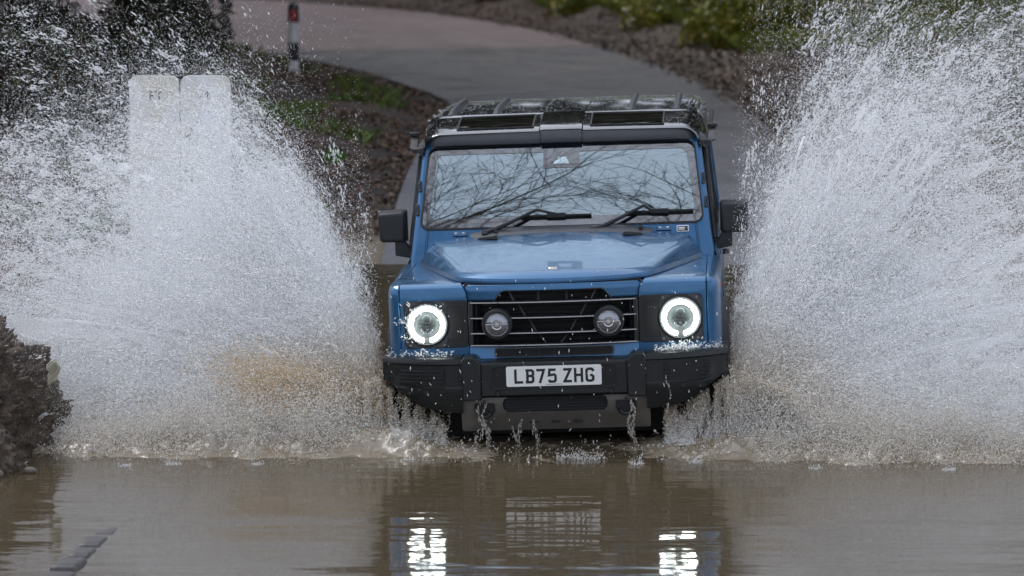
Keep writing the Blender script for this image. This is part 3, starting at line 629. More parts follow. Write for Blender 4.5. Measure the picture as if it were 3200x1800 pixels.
# --- body sides, doors, rear
for s in (-1, 1):
    rows = []
    for z, x in ((.0, .88), (.05, .90), (.30, .918), (.60, .921), (.80, .912), (.87, .900), (.90, .886)):
        rows.append([(s * x, y, z) for y in (1.40, 2.0, 2.8, 3.6, 4.3)])
    grid('body_side', rows, M['paint'], car, 30)
    rows = [[(s * (.886 - (z - .9) / .58 * .06), y + (PL(z) + .14 - 1.53) * (1 if j == 0 else 0), z) for j, y in enumerate((1.53, 2.5, 3.4, 4.3))] for z in (.90, .96)]
    grid('waist_panel', rows, M['paint'], car, 30)
    for y0, y1, nm in ((1.60, 2.42, 'front_door'), (2.46, 3.20, 'rear_door')):
        d = prism(nm, [(0, 0)] * 3, 0, 0, None, car) if False else None
        Vd = []
        for z, x in ((.10, .905), (.30, .924), (.60, .928), (.80, .918), (.93, .890)): Vd.append([(s * x, y, z) for y in np.linspace(y0, y1, 4)])
        d = grid(nm, Vd, M['paint'], car, 30, .02)
        tube('door_handle', [(s * .93, y1 - .20, .80), (s * .952, y1 - .18, .80), (s * .952, y1 - .07, .80), (s * .93, y1 - .05, .80)], .010, M['trim'], d, 6)
        ya = PL(.96) + .16 if y0 < 2 else y0
        yb = PL(1.45) + .16 if y0 < 2 else y0
        wv = [(s * .887, ya, .955), (s * .887, y1, .955), (s * .836, y1, 1.46), (s * .836, yb, 1.46)]
        mesh('window_pane', wv + [(v[0] - s * .006, v[1], v[2]) for v in wv], [(0, 1, 2, 3), (7, 6, 5, 4)] + [(i, (i + 1) % 4, 4 + (i + 1) % 4, 4 + i) for i in range(4)], M['window'], d)
        tube('window_frame', wv + [wv[0]], .016, M['trim'], d, 6)
    wv = [(s * .886, 3.26, .96), (s * .886, 4.25, .96), (s * .836, 4.20, 1.46), (s * .836, 3.26, 1.46)]
    mesh('quarter_panel', wv + [(v[0] - s * .03, v[1], v[2]) for v in wv], [(0, 1, 2, 3), (7, 6, 5, 4)] + [(i, (i + 1) % 4, 4 + (i + 1) % 4, 4 + i) for i in range(4)], M['gloss_black'], car)
    box('side_marker', (s * .924, 1.30, .72), (.006, .05, .025), M['amber'], car, .003)
    # mirror
    mr_ = empty('door_mirror'); mr_.parent = car
    Vm = [(s * .925, 1.58, .985), (s * 1.07, 1.60, .985), (s * 1.08, 1.60, 1.15), (s * .925, 1.58, 1.16)]
    Vb = [(s * .915, 1.72, .975), (s * 1.082, 1.74, .975), (s * 1.088, 1.74, 1.16), (s * .915, 1.72, 1.165)]
    hs_ = mesh('housing', Vm + Vb, [(0, 1, 2, 3), (7, 6, 5, 4)] + [(i, (i + 1) % 4, 4 + (i + 1) % 4, 4 + i) for i in range(4)], M['trim'], mr_, .018, seg=3)
    mesh('mirror_glass', [(v[0], 1.745, v[2]) for v in Vb], [(0, 1, 2, 3)], M['chrome'], hs_)
    Vm = [(s * .88, 1.60, .885), (s * .985, 1.61, .905), (s * .985, 1.61, .99), (s * .93, 1.60, .99), (s * .905, 1.60, .95), (s * .88, 1.60, .95)]
    k = 6; mesh('stalk', Vm + [(v[0], v[1] + .09, v[2]) for v in Vm], [tuple(range(6)), tuple(range(11, 5, -1))] + [(i, (i + 1) % 6, 6 + (i + 1) % 6, 6 + i) for i in range(6)], M['trim'], mr_, .006)
    # wheels
    for y in (.88, 3.80):
        wh = empty('wheel'); wh.parent = car
        tp = [(.24, -.10), (.33, -.125), (.385, -.125), (.402, -.10), (.405, 0), (.402, .10), (.385, .125), (.33, .125), (.24, .10)]
        ty = lathe('tyre', tp, M['rubber'], wh, (s * .80, y, .05), axis='x', n=44)
        lathe('rim', [(0, s * .06), (.05, s * .07), (.06, s * .05), (.18, s * .03), (.235, s * .10), (.24, 0), (.235, -s * .1)], M['rim'], wh, (s * .80, y, .05), axis='x', n=30)
        Vt, Ft = [], []
        for q in range(40):
            a_ = 2 * math.pi * q / 40
            for xx in (-.085, -.03, .03, .085):
                aa = a_ + (.08 if abs(xx) < .05 else 0); b0 = len(Vt)
                for dr in (.398, .414):
                    for da in (-.045, .045):
                        for dx in (-.022, .022): Vt.append((s * .80 + xx + dx, y + dr * math.cos(aa + da), .05 + dr * math.sin(aa + da)))
                Ft += [(b0, b0 + 1, b0 + 3, b0 + 2), (b0 + 4, b0 + 6, b0 + 7, b0 + 5), (b0, b0 + 4, b0 + 5, b0 + 1), (b0 + 2, b0 + 3, b0 + 7, b0 + 6), (b0, b0 + 2, b0 + 6, b0 + 4), (b0 + 1, b0 + 5, b0 + 7, b0 + 3)]
        mesh('tread_blocks', Vt, Ft, M['rubber'], ty, 0, False)
box('underbody_light_block', (0, 2.35, .12), (1.5, 3.9, .2), M['deep'], car); box('engine_bay_filler', (0, .80, .55), (1.3, 1.0, .60), M['deep'], car)  # solid dark boxes added inside the underbody to block light
prism('rear_panel', [(-.90, .05), (.90, .05), (.90, .9), (.84, 1.5), (-.84, 1.5), (-.90, .9)], 4.28, 4.36, M['paint'], car)
box('dashboard', (0, 1.72, .98), (1.5, .34, .16), M['seat'], car, .03)
sw_ = empty('steering_wheel'); sw_.parent = car
tube('rim', [(.38 + .18 * math.cos(t), 1.98 - .05 * math.sin(t), 1.04 + .17 * math.sin(t)) for t in np.linspace(0, 2 * math.pi, 25)], .016, M['seat'], sw_, 6); box('hub', (.38, 1.985, 1.04), (.14, .04, .10), M['seat'], sw_, .02); box('spoke', (.38, 1.985, 1.045), (.34, .02, .03), M['seat'], sw_)
for x in (-.38, .38):
    st = empty('seat'); st.parent = car
    box('cushion', (x, 2.35, .72), (.50, .50, .16), M['seat'], st, .05); box('backrest', (x, 2.62, 1.02), (.50, .14, .60), M['seat'], st, .05, (-.2, 0, 0)); box('headrest', (x, 2.70, 1.40), (.27, .10, .17), M['seat'], st, .04)
# --- bumper
bmp = empty('bumper'); bmp.parent = car
def yb(x): ax = abs(x); return -.012 if ax < .42 else (-.006 if ax < .52 else .0 + .17 * max(0, (ax - .55) / .40) ** 1.8)
# centre beam
ce = prism('centre_beam', [(-.402, .288), (.402, .288), (.402, .470), (-.402, .470)], -.012, .10, M['bumper'], bmp, .008)
grid('top_step', [[(x, y, z) for x in np.linspace(-.402, .402, 9)] for y, z in ((-.010, .466), (-.004, .474), (.03, .477), (.06, .478), (.16, .478))], M['bumper'], bmp, 30)
ring_prism('plate_recess', rrect(-.345, .345, .325, .458, .02), rrect(-.335, .335, .335, .448, .015), -.017, -.008, M['bumper'], bmp, .002)
prism('recess_floor', rrect(-.336, .336, .334, .449, .016), -.0145, -.0125, M['deep'], bmp)
for s in (-1, 1):
    P = [(.398, .27), (.502, .27), (.506, .485), (.492, .508), (.432, .508), (.412, .488), (.398, .470)]
    P = [(s * x, z) for x, z in P]
    if s < 0: P = P[::-1]
    prism('winch_post', P, -.024, .15, M['bumper'], bmp, .008)
    Xs = (.503, .53, .58, .64, .70, .76, .82, .87, .91, .935, .948)
    def ztop(x): return .500 - .004 * ((x - .5) / .45)
    def zbot(x): return .195 if x < .56 else (.195 + (x - .56) / .18 * .03 if x < .74 else .225 + (x - .74) / .19 * .14 if x < .93 else .37)
    rows = [[(s * x, yb(x) + .25, ztop(x) + .004) for x in Xs], [(s * x, yb(x) + .03, ztop(x) + .006) for x in Xs], [(s * x, yb(x) + .008, ztop(x)) for x in Xs], [(s * x, yb(x), ztop(x) - .012) for x in Xs], [(s * x, yb(x) - .002, .47) for x in Xs], [(s * x, yb(x) + .006, .462) for x in Xs], [(s * x, yb(x) + .006, .345 if x < .9 else .40) for x in Xs], [(s * x, yb(x) - .001, max(.335, zbot(x) + .004)) for x in Xs], [(s * x, yb(x), max(.30, zbot(x) + .003)) for x in Xs], [(s * x, yb(x) + .03, zbot(x) + .002) for x in Xs], [(s * x, yb(x) + .06, zbot(x)) for x in Xs], [(s * x, yb(x) + .26, zbot(x) - .005) for x in Xs]]
    grid('bumper_end', rows, M['bumper'], bmp, 25)
    # end cap
    rows = [[(s * .948, .17, z) for z in (.37, .44, .496)], [(s * .950, .26, z) for z in (.37, .44, .496)], [(s * .945, .42, z) for z in (.40, .45, .50)]]
    grid('bumper_return', rows, M['bumper'], bmp, 30)
    # grille insert with slats
    gi = prism('intake_insert', sorted_p if False else [(s * x, z) for x, z in ((.60, .358), (.82, .358), (.85, .375), (.85, .445), (.60, .445))][::1 if s > 0 else -1], -.004, .004, M['deep'], bmp, 0, fn=lambda x, z: yb(x) + .004)
    for q in range(4): tube('intake_slat', [(s * x, yb(x) - .002, .372 + q * .02) for x in np.linspace(.605, .845, 9)], .0022, M['trim'], gi, 4)
    for x, z in ((.70, .318), (.31, .306)):
        lathe('parking_sensor', [(0, -.001), (.010, -.001), (.0105, .002), (.0135, .002), (.015, -.003), (.017, .004)], M['trim'], bmp, (s * x, yb(x) - .003, z), n=20)
    tube('bumper_crease', [(s * x, yb(x) - .003, z) for x, z in ((.60, .338), (.70, .340), (.80, .348), (.86, .360))], .004, M['bumper'], bmp, 5)
# skid plate with opening
sk = empty('skid_plate'); sk.parent = car
def rows_skid(P): return P
o_ = rrect(-.517, .517, .085, .278, .012, 6); i_ = rrect(-.287, .287, .192, .277, .035, 6)
i_ = [(x, min(z, .285)) for x, z in i_]
ring_prism('plate_body', o_, i_, .03, .06, M['skid'], sk, .004, fn=lambda x, z: .16 * max(0, (.20 - z) / .12) ** 2 * .5)
prism('lower_intake', rrect(-.29, .29, .188, .282, .03), .052, .056, M['deep'], sk)
for q in range(5): box('intake_slat', (0, .046, .203 + q * .016), (.55, .006, .003), M['trim'], sk)
for x in (-.12, 0, .12): box('access_slot', (x, .045, .135), (.05, .01, .012), M['deep'], sk, .002)
for s in (-1, 1):
    hk = empty('tow_eye'); hk.parent = car; cx, cz = s * .387, .205
    prism('hook_recess', [(cx + a_, cz + b_) for a_, b_ in ((-.056, .036), (-.048, .041), (.048, .041), (.056, .036), (.056, .0), (.04, -.028), (.015, -.041), (-.015, -.041), (-.04, -.028), (-.056, 0))], .024, .034, M['deep'], hk, .003)
    tube('hook_ring', [(cx + .036 * math.cos(t), .018, cz - .002 + .032 * math.sin(t)) for t in np.linspace(math.pi * .9, 2.1 * math.pi, 15)], .011, M['trim'], hk, 8)
    box('hook_bolt', (cx, .02, cz + .053), (.014, .01, .01), M['trim'], hk, .002)
# --- number plate
npl = prism('number_plate', rrect(-.260, .260, .3405, .4515, .010), -.020, -.015, M['plate'], car, .001)
CH = {'L': [[(7, 79), (7, 7), (48, 7)]], 'B': [[(11, 79), (11, 0)], [(1, 72), (34, 72), (42, 65), (42, 48), (34, 41), (11, 41)], [(34, 41), (42, 33), (42, 14), (34, 7), (1, 7)]],
      '7': [[(1, 72), (42, 72), (19, 0)]], '5': [[(45, 72), (11, 72), (8, 42), (37, 46), (43, 39), (43, 14), (36, 7), (13, 7), (6, 17)]],
      'Z': [[(2, 72), (41, 72), (8, 7), (48, 7)]], 'H': [[(7, 79), (7, 0)], [(43, 79), (43, 0)], [(7, 40), (43, 40)]],
      'G': [[(44, 58), (42, 66), (35, 72), (15, 72), (8, 65), (8, 14), (15, 7), (35, 7), (43, 14), (43, 37), (27, 37)]]}
def glyph(ch, ox, oz, k, y, m, parent):
    V = []; F = []; hw = 7.0
    for si, st in enumerate(CH[ch]):
        P = [Vector((p[0], p[1])) for p in st]; L = []; Rr = []
        for i, p in enumerate(P):
            d0 = (p - P[i - 1]).normalized() if i > 0 else None; d1 = (P[i + 1] - p).normalized() if i < len(P) - 1 else None
            if d0 is None: nn = Vector((-d1.y, d1.x)); sc_ = 1
            elif d1 is None: nn = Vector((-d0.y, d0.x)); sc_ = 1
            else:
                n0 = Vector((-d0.y, d0.x)); n1_ = Vector((-d1.y, d1.x)); nn = (n0 + n1_).normalized(); sc_ = min(2.2, 1 / max(.3, nn.dot(n0)))
            L.append(p + nn * hw * sc_); Rr.append(p - nn * hw * sc_)
        b0 = len(V); dy = -.0002 * si
        for q, r in zip(L, Rr): V += [(ox + q.x * k, y + dy, oz + q.y * k), (ox + r.x * k, y + dy, oz + r.y * k)]
        F += [(b0 + 2 * i, b0 + 2 * i + 1, b0 + 2 * i + 3, b0 + 2 * i + 2) for i in range(len(P) - 1)]
    return mesh('plate_character', V, F, m, parent, 0, False)
for ch, ox in (('L', -.216), ('B', -.155), ('7', -.096), ('5', -.034), ('Z', .050), ('H', .110), ('G', .171)): glyph(ch, ox, .357, .001, -.0206, M['ink'], npl)
for x in (-.222, .219): lathe('screw_cap', [(0, -.004), (.004, -.0035), (.0065, 0)], M['white_plastic'], npl, (x, -.0208, .399), n=14)
text('maker_text', 'INEOS AUTOMOTIVE LTD', .0075, (0, -.0206, .3495), M['ink'], npl)

# ================================================================== THINGS BY THE LANE
def gz(x, y): return float(height(np.array([float(x)]), np.array([float(y)]))[0])
# marker bollard
bx_, by_ = -2.66, 27.0; bz = .31
bol = empty('marker_bollard', (bx_, by_, bz)); tag(bol, 'black and white marker bollard with red reflector beside the bend', 'bollard')
M['bol_white'] = mat('bollard white', (.62, .63, .66), .5, vary=((.45, .45, .44), 6, .25)); M['bol_black'] = mat('bollard black', (.015, .015, .017), .45); M['reflector'] = mat('red reflector', (.30, .015, .012), .25, coat=1.)
pw = .066
lathe('lower_white_band', [(pw, -.1), (pw, .18)], M['bol_white'], bol, (0, 0, 0), 'z', 24)
lathe('black_band', [(pw + .001, .18), (pw + .001, .40)], M['bol_black'], bol, (0, 0, 0), 'z', 24)
lathe('upper_white_band', [(pw + .002, .40), (pw + .002, .645)], M['bol_white'], bol, (0, 0, 0), 'z', 24)
lathe('cap', [(pw + .003, .645), (pw + .002, .83), (pw * .85, .865), (pw * .45, .885), (0, .89)], M['bol_black'], bol, (0, 0, 0), 'z', 24)
prism('reflector', rrect(-.036, .036, .665, .80, .008), -pw - .008, -pw + .03, M['reflector'], bol, .003)
# depth gauge board standing in the ford behind the spray
gb = empty('depth_gauge_board', (-2.07, 3.3, -.43)); tag(gb, 'tall white depth gauge board half hidden behind the spray', 'sign')
M['board'] = mat('weathered white board', (.66, .67, .69), .5, vary=((.52, .47, .36), 2.6, .12), bump=(30, .1, .003))
for s, nm in ((-1, 'feet_panel'), (1, 'metre_panel')):
    x0, x1 = sorted((s * .004, s * .315)); pn = prism(nm, rrect(x0, x1, .42, 2.25, .05 if True else 0), -.012, .012, M['board'], gb, .002)
    text('heading', 'M' if s > 0 else 'FT', .085, (s * .15, -.0126, 2.12), M['ink'], pn)
    for q in range(6):
        box('gauge_mark', (s * .05 if s > 0 else -.25, -.0130, .62 + q * .25), (.05, .001, .03 if q % 2 else .12), M['ink'], pn)
M['post'] = mat('galvanised post', (.25, .25, .26), .45, .8)
for x in (-.16, .16): box('post', (x, .04, 1.1), (.05, .05, 2.2), M['post'], gb, .005)

# ================================================================== EARTH, KERB, STONES
M['earth'] = mat('wet earth', (.046, .035, .027), .62, 0, .5, vary=((.19, .14, .098), 11, .18), bump=(110, 1.0, .03), rvary=(12, .35, .8))
M['stone'] = mat('pale stone', (.17, .14, .115), .6, vary=((.09, .075, .06), 8, .3), bump=(40, .4, .01))
def lump(name, c, r, amp, seed, m, nu=120, nv=70, parent=None, sq=1.0):
    u = np.linspace(0, 2 * np.pi, nu, endpoint=False); v = np.linspace(0, np.pi, nv); U, Vv = np.meshgrid(u, v)
    sp = lambda t, e: np.sign(t) * np.abs(t) ** e
    D = np.stack([sp(np.sin(Vv), sq) * np.cos(U), sp(np.sin(Vv), sq) * np.sin(U), sp(np.cos(Vv), sq)], -1).reshape(-1, 3)
    P = D * np.array(r); q = P * 1.0 + seed
    d = (fbm(q * 3.2, 3) - .5) * 1.2 + (fbm(q * 9, 3) - .5) * .75 + (np.abs(fbm(q * 24, 3) - .5)) * .75 + (fbm(q * 60, 2) - .5) * .30
    nrm = D / np.linalg.norm(D, axis=1, keepdims=True); P = P + nrm * (d * amp)[:, None] + np.array(c)
    ii, jj = np.meshgrid(np.arange(nv - 1), np.arange(nu), indexing='ij'); a = (ii * nu + jj).ravel(); b = (ii * nu + (jj + 1) % nu).ravel()
    return fast_mesh(name, P, np.c_[a, a + nu, b + nu, b], m, parent, None, False), P
mound, MP = lump('earth_mound', (-3.36, .15, .02), (.84, .95, .64), .26, 4.1, M['earth'], 380, 220, sq=.8)
tag(mound, 'tall crumbling brown earth bank jutting into the water', 'earth bank')
mound2, MP2 = lump('earth_mound', (-2.93, -.72, .0), (.30, .36, .34), .11, 9.3, M['earth'], 200, 120)
tag(mound2, 'low clod of reddish soil at the foot of the earth bank', 'earth clod')
for i, (x, y, z, r) in enumerate(((-2.72, -1.02, .02, .075), (-2.53, -.86, .01, .035), (-2.82, -1.08, .02, .055))):
    st, _ = lump('stone', (x, y, z), (r, r * .8, r * .6), r * .3, 3. * i, M['stone'], 24, 14)
    tag(st, ('largest pinkish stone at the water edge below the soil clod', 'small rounded grey stone touching the water beside the soil clod', 'medium stone behind the largest one below the soil clod')[i], 'stone', 'stones at the foot of the bank')
# white scrap of plastic sticking out of the bank
rows = [[(-2.47 + .03 * math.sin(u * 5 + 3 * v) + .01 * math.sin(9 * v + u), -.30 + .05 * u, .44 + .10 * v + .02 * math.sin(7 * u + 2 * v)) for u in np.linspace(0, 1, 6)] for v in np.linspace(-.5, .6, 8)]
M['scrap'] = mat('dirty white plastic sheet', (.5, .5, .45), .4, vary=((.3, .27, .16), 14, .3))
sc_o = grid('plastic_scrap', rows, M['scrap'], None, 60); sd = sc_o.modifiers.new('s', 'SOLIDIFY'); sd.thickness = .006
tag(sc_o, 'torn dirty white plastic scrap hanging out of the earth bank', 'scrap')
# submerged kerb
kerb = empty('kerb', (-2.09, -4.4, -.2)); tag(kerb, kind='structure')
M['kerb'] = mat('kerb stone', (.085, .08, .082), .5, vary=((.014, .013, .016), 9, .10), bump=(25, .5, .01))
base = None; dirv = Vector((.23, 3.25, 0)).normalized(); ang = math.atan2(dirv.y, dirv.x)
for k in range(14):
    t = k * .305
    me_o = box('kerb_stone', (0, 0, 0), (.255, .125, .40), M['kerb'], kerb, .02, seg=3) if base is None else None
    if base is None: base = me_o; o = me_o
    else:
        o = base.copy(); col.objects.link(o); o.parent = kerb
    y = t; top = .022 - .014 * max(0, (y - .7)) if y < 1.6 else .006 - .03 * (y - 1.6)
    o.location = (dirv.x * t + random.uniform(-.008, .008), dirv.y * t, .2 + top - .20 + random.uniform(-.010, .004)); o.rotation_euler = (random.uniform(-.05, .05), random.uniform(-.03, .03), ang + random.uniform(-.06, .06)); o.scale = (random.uniform(.85, 1.05), random.uniform(.85, 1.1), 1)
# floating twig by the kerb
fl = tube('floating_twig', [(-2.30, -4.06, .004), (-2.26, -4.05, .012), (-2.20, -4.06, .006), (-2.13, -4.05, .004)], [.008, .012, .01, .004], mat('wet wood', (.02, .018, .016), .5), None, 6)
tag(fl, 'short dark twig floating by the kerb', 'twig')

# ================================================================== VEGETATION
M['leafy'] = mat('leaves', rough=.5, attr='tint'); M['leafy'].node_tree.nodes['Principled BSDF'].inputs['Specular IOR Level'].default_value = .35
M['bark'] = mat('bark', (.045, .036, .028), .8, vary=((.085, .07, .05), 7, .25), bump=(18, .8, .03))
def leaves(name, C, size, colr, m, parent=None, up=.0, seed=1, aspect=.6):
    """leaf-shaped quads at centres C, random facing; up in 0..1 pulls normals upwards"""
    g = np.random.default_rng(seed); n = len(C); nr = g.normal(size=(n, 3)); nr /= np.linalg.norm(nr, axis=1, keepdims=True)
    nr[:, 2] = np.abs(nr[:, 2]); nr = nr * (1 - up) + np.array([0, 0, 1]) * up; nr /= np.linalg.norm(nr, axis=1, keepdims=True)
    t = np.cross(nr, g.normal(size=(n, 3))); t /= np.linalg.norm(t, axis=1, keepdims=True) + 1e-9; b = np.cross(nr, t)
    s = (size * g.uniform(.6, 1.4, n))[:, None]; f = nr * s * .18
    V = np.stack([C - t * s, C - t * s * .1 + b * s * aspect + f, C + t * s, C - t * s * .1 - b * s * aspect + f], 1).reshape(-1, 3)
    F = np.arange(4 * n).reshape(n, 4); tint = np.repeat(colr, 4, axis=0)
    return fast_mesh(name, V, F, m, parent, np.clip(tint, 0, 1))
def pal(n, cols, g, jit=.25):
    c_ = np.array(cols)[g.integers(0, len(cols), n)]; return c_ * g.uniform(1 - jit, 1 + jit, (n, 1))
g = np.random.default_rng(21)
BROWN = [(.10, .052, .030), (.078, .046, .032), (.13, .072, .042), (.060, .040, .03), (.15, .09, .06), (.075, .065, .03)]
def on_ground(n, x0, x1, y0, y1, lo, hi, keep=None):
    x = g.uniform(x0, x1, n); y = g.uniform(y0, y1, n); rd = road_dist(x, y); z = height(x, y)
    k = (rd > lo) & (rd < hi) & (z > .03)
    if keep is not None: k &= keep(x, y)
    return np.c_[x, y, z][k]
C = on_ground(70000, -7, -.6, 8, 31, .0, 6, None); C = C[fbm(C * [1.1, 1.1, 0] + 3, 3) > .42]; C[:, 2] += .03 * g.random(len(C))
o = leaves('leaf_litter', C, .026, pal(len(C), BROWN, g), M['leafy'], None, .45, 2); tag(o, 'wet brown fallen leaves covering the bank by the lane', 'leaf litter', kind='stuff')
C = on_ground(70000, -3, 7, 14, 50, -.15, 2.2, lambda x, y: (x > .2) | (y > 36)); C = C[:34000]; C[:, 2] += .03 * g.random(len(C))
o = leaves('leaf_litter', C, .030, pal(len(C), BROWN, g), M['leafy'], None, .45, 3); tag(o, 'brown leaves drifted along the outer verge of the bend', 'leaf litter', kind='stuff')
# low green growth and grass
def tufts(name, C, h, colr, seed, label):
    gg = np.random.default_rng(seed); n = len(C); k = 5; Cc = np.repeat(C, k, axis=0); m_ = len(Cc); Cc = Cc + np.c_[gg.normal(0, .03, (m_, 2)), np.zeros(m_)]
    d = np.c_[gg.normal(0, .45, (m_, 2)), np.ones(m_)]; hh = (h * gg.uniform(.5, 1.3, m_))[:, None]; sd_ = np.c_[gg.normal(size=(m_, 2)), np.zeros(m_)]; sd_ /= np.linalg.norm(sd_, axis=1, keepdims=True)
    w_ = .008 * hh / h
    V = np.stack([Cc - sd_ * w_, Cc + sd_ * w_, Cc + d * hh * .6 + sd_ * w_ * .7, Cc + d * hh * [1.25, 1.25, .9]], 1).reshape(-1, 3)
    o = fast_mesh(name, V, np.arange(4 * m_).reshape(m_, 4), M['leafy'], None, np.repeat(np.repeat(colr, k, 0), 4, 0)); tag(o, label, 'grass', kind='stuff'); return o
GREEN = [(.07, .12, .02), (.05, .085, .02), (.10, .13, .025), (.12, .12, .03)]
C = on_ground(50000, -8, -1.0, 9, 32, .5, 7, lambda x, y: fbm(np.c_[x * 1.3, y * 1.3, 0 * x], 4) > .515); C = C[~((C[:, 0] > -3.4) & (C[:, 0] < -2.0) & (C[:, 1] > 22.5) & (C[:, 1] < 27.6))][:7000]
tufts('grass', C, .11, pal(len(C), GREEN, g), 5, 'short green grass tufts on the leafy bank behind the spray')
C = on_ground(60000, -8, 11, 27, 60, 1.3, 12, lambda x, y: (x > -3.5) & ((x > 1.0) | (y > 38))); C = C[:20000]
tufts('grass', C, .24, pal(len(C), [(.19, .225, .045), (.14, .175, .04), (.25, .23, .05)], g), 6, 'green grass on the rise beyond the bend')
# shrubs: a mass of leaves round stems
def shrub(name, c, r, n, cols, label, seed, leaf=.05, group=None, stems=7):
    gg = np.random.default_rng(seed); root = empty(name, c); tag(root, label, 'shrub', group)
    D = gg.normal(size=(n * 2, 3)); D /= np.linalg.norm(D, axis=1, keepdims=True); D[:, 2] = np.abs(D[:, 2]) * 1.0
    rad = gg.uniform(.35, 1.0, n * 2) ** .6; P = D * rad[:, None] * np.array(r); nz = fbm(P * 1.7 + seed, 3); k = nz + .12 * (1 - rad) > .46; P = P[k][:n]
    P = P * (1 + .35 * (fbm(P * 1.1 + 5 + seed, 2)[:, None] - .5)); P[:, 2] = np.maximum(P[:, 2], -.05)
    leaves('foliage', P, leaf, pal(len(P), cols, gg, .4), M['leafy'], root, .25, seed)
    V, F = [], []
    for q in range(stems):
        a_ = gg.uniform(0, 2 * np.pi); e = np.array([math.cos(a_) * r[0] * .6, math.sin(a_) * r[1] * .6, r[2] * gg.uniform(.6, .95)])
        v, f = tube_data([(e[0] * .08, e[1] * .08, -.1), tuple(e * [.4, .4, .5] + gg.normal(0, .05, 3)), tuple(e)], [.03, .02, .008], 5); b0 = len(V); V += v; F += [tuple(i + b0 for i in ff) for ff in f]
    mesh('stems', V, F, M['bark'], root)
    return root
YG = [(.20, .215, .035), (.26, .245, .04), (.14, .165, .032), (.31, .25, .045), (.085, .10, .028)]
DG = [(.022, .035, .014), (.035, .045, .018), (.05, .04, .022), (.06, .05, .03), (.028, .032, .02)]
BB = [(3.65, 31.2, (1.6, 1.2, 1.0), 7500, YG, 'large yellow-green bramble bush spilling onto the brown verge of the bend'),
      (5.9, 33.4, (1.5, 1.4, 1.5), 5200, YG, 'yellow-green bush behind the large bramble, partly veiled by spray'),
      (2.75, 35.2, (1.2, 1.2, .75), 4600, YG, 'low green bush just beyond the large bramble on the bend'),
      (7.4, 30.4, (1.4, 1.3, 1.2), 4000, DG + YG[2:3], 'darker green bush behind the spray at the outer verge'),
      (1.75, 39.4, (1.3, 1.2, .6), 4200, YG, 'flat green bush halfway round the outside of the bend'),
      (.35, 43.8, (1.4, 1.2, .5), 4200, YG, 'low green growth at the far outside of the bend'),
      (-1.6, 48.2, (1.8, 1.0, .45), 3600, YG, 'bright green growth beyond the top of the lane'),
      (8.4, 36.5, (1.8, 1.5, 1.7), 4000, DG + YG[2:3], 'tall dark bush behind the spray in the far corner')]
for i, (x, y, r, n, cl, lb) in enumerate(BB): shrub('bramble_bush', (x, y, gz(x, y) - .05), r, n, cl, lb, 30 + i, .05, 'bushes along the outer verge')
for i, (x, y, r) in enumerate(((-4.3, 24.5, (.9, .9, 1.5)), (-5.6, 20.5, (1.2, 1.2, 1.4)), (-6.6, 26.0, (1.5, 1.2, 2.0)), (-4.0, 20.0, (.7, .7, .45)), (-4.4, 13.5, (1.3, 1.4, 1.1)))):
    shrub('undergrowth_bush', (x, y, gz(x, y) - .05), r, 3800, DG, ('dark ivy-clad bush round the trunk beside the bollard', 'brown-green thicket behind the spray below the tree', 'tall dark thicket behind the spray in the upper corner', 'low dark bush in front of the bollard', 'dark bush on the bank just behind the gauge board')[i], 60 + i, .05, 'dark bushes on the near verge')
# the lime-green plant on the bank
shrub('green_plant', (-1.62, 14.6, gz(-1.62, 14.6) - .02), (.12, .12, .12), 320, [(.05, .15, .012), (.07, .18, .02)], 'small vivid green plant among the brown leaves beside the car', 90, .035, None, 4)
# bare trees: recursive branching
def branch_tree(seed, h, r0, lean=(0, 0), depth=5, spread=.6, first=.35, droop=0.):
    rr = random.Random(seed); V, F = [], []
    def seg(pts, rad, n):
        v, f = tube_data(pts, rad, n); b0 = len(V); V.extend(v); F.extend([tuple(i + b0 for i in ff) for ff in f])
    def grow(p, d, L, r, k):
        pts = [p]; rad = [r]; steps = 4 if k > 1 else 3
        for i in range(steps):
            d = (d + Vector((rr.gauss(0, .13), rr.gauss(0, .13), rr.gauss(0, .1) + (.03 if k > 2 else -droop)))).normalized()
            p = p + d * (L / steps); pts.append(p); rad.append(r * (1 - .45 * (i + 1) / steps))
        seg(pts, rad, 7 if k > 3 else (5 if k > 1 else 3))
        if k == 0: return
        for q in range(rr.choice((3, 4)) if k > 1 else 4):
            t = rr.uniform(first if k == depth else .25, 1.0); i = min(int(t * steps), steps - 1); o = pts[i].lerp(pts[i + 1], t * steps - i)
            ax = Vector((rr.gauss(0, 1), rr.gauss(0, 1), rr.gauss(0, .5))).normalized()
            nd = (d + ax * spread * rr.uniform(.7, 1.6)).normalized(); grow(o, nd, L * rr.uniform(.5, .72), max(rad[i] * rr.uniform(.4, .62), .004), k - 1)
        grow(pts[-1], d, L * .62, rad[-1], k - 1)
    grow(Vector((0, 0, -.3)), Vector((lean[0], lean[1], 1)).normalized(), h, r0, depth)
    return V, F
def bare_tree(name, loc, seed, h, r0, label, lean=(0, 0), depth=5, group=None, droop=0., spread=.6):
    root = empty(name, loc); tag(root, label, 'tree', group)
    V, F = branch_tree(seed, h, r0, lean, depth, spread, .35, droop)
    n0 = (4 + 1) * 7; kt = [f for f in F if max(f) < n0]; kb = [f for f in F if max(f) >= n0]
    mesh('trunk', V[:n0], kt, M['bark'], root, 0, True, 60)
    mesh('branches', V[n0:], [tuple(i - n0 for i in f) for f in kb], M['bark'], root, 0, True, 60)
    return root
tr1 = bare_tree('roadside_tree', (-3.75, 26.6, gz(-3.75, 26.6)), 11, 3.2, .24, 'ivy-clad tree trunk beside the bollard at the bend', (.02, 0), 4)
gg = np.random.default_rng(5); tz = gg.uniform(0, 2.4, 1600); ta = gg.uniform(0, 2 * np.pi, 1600); trd = .26 + .12 * gg.random(1600)
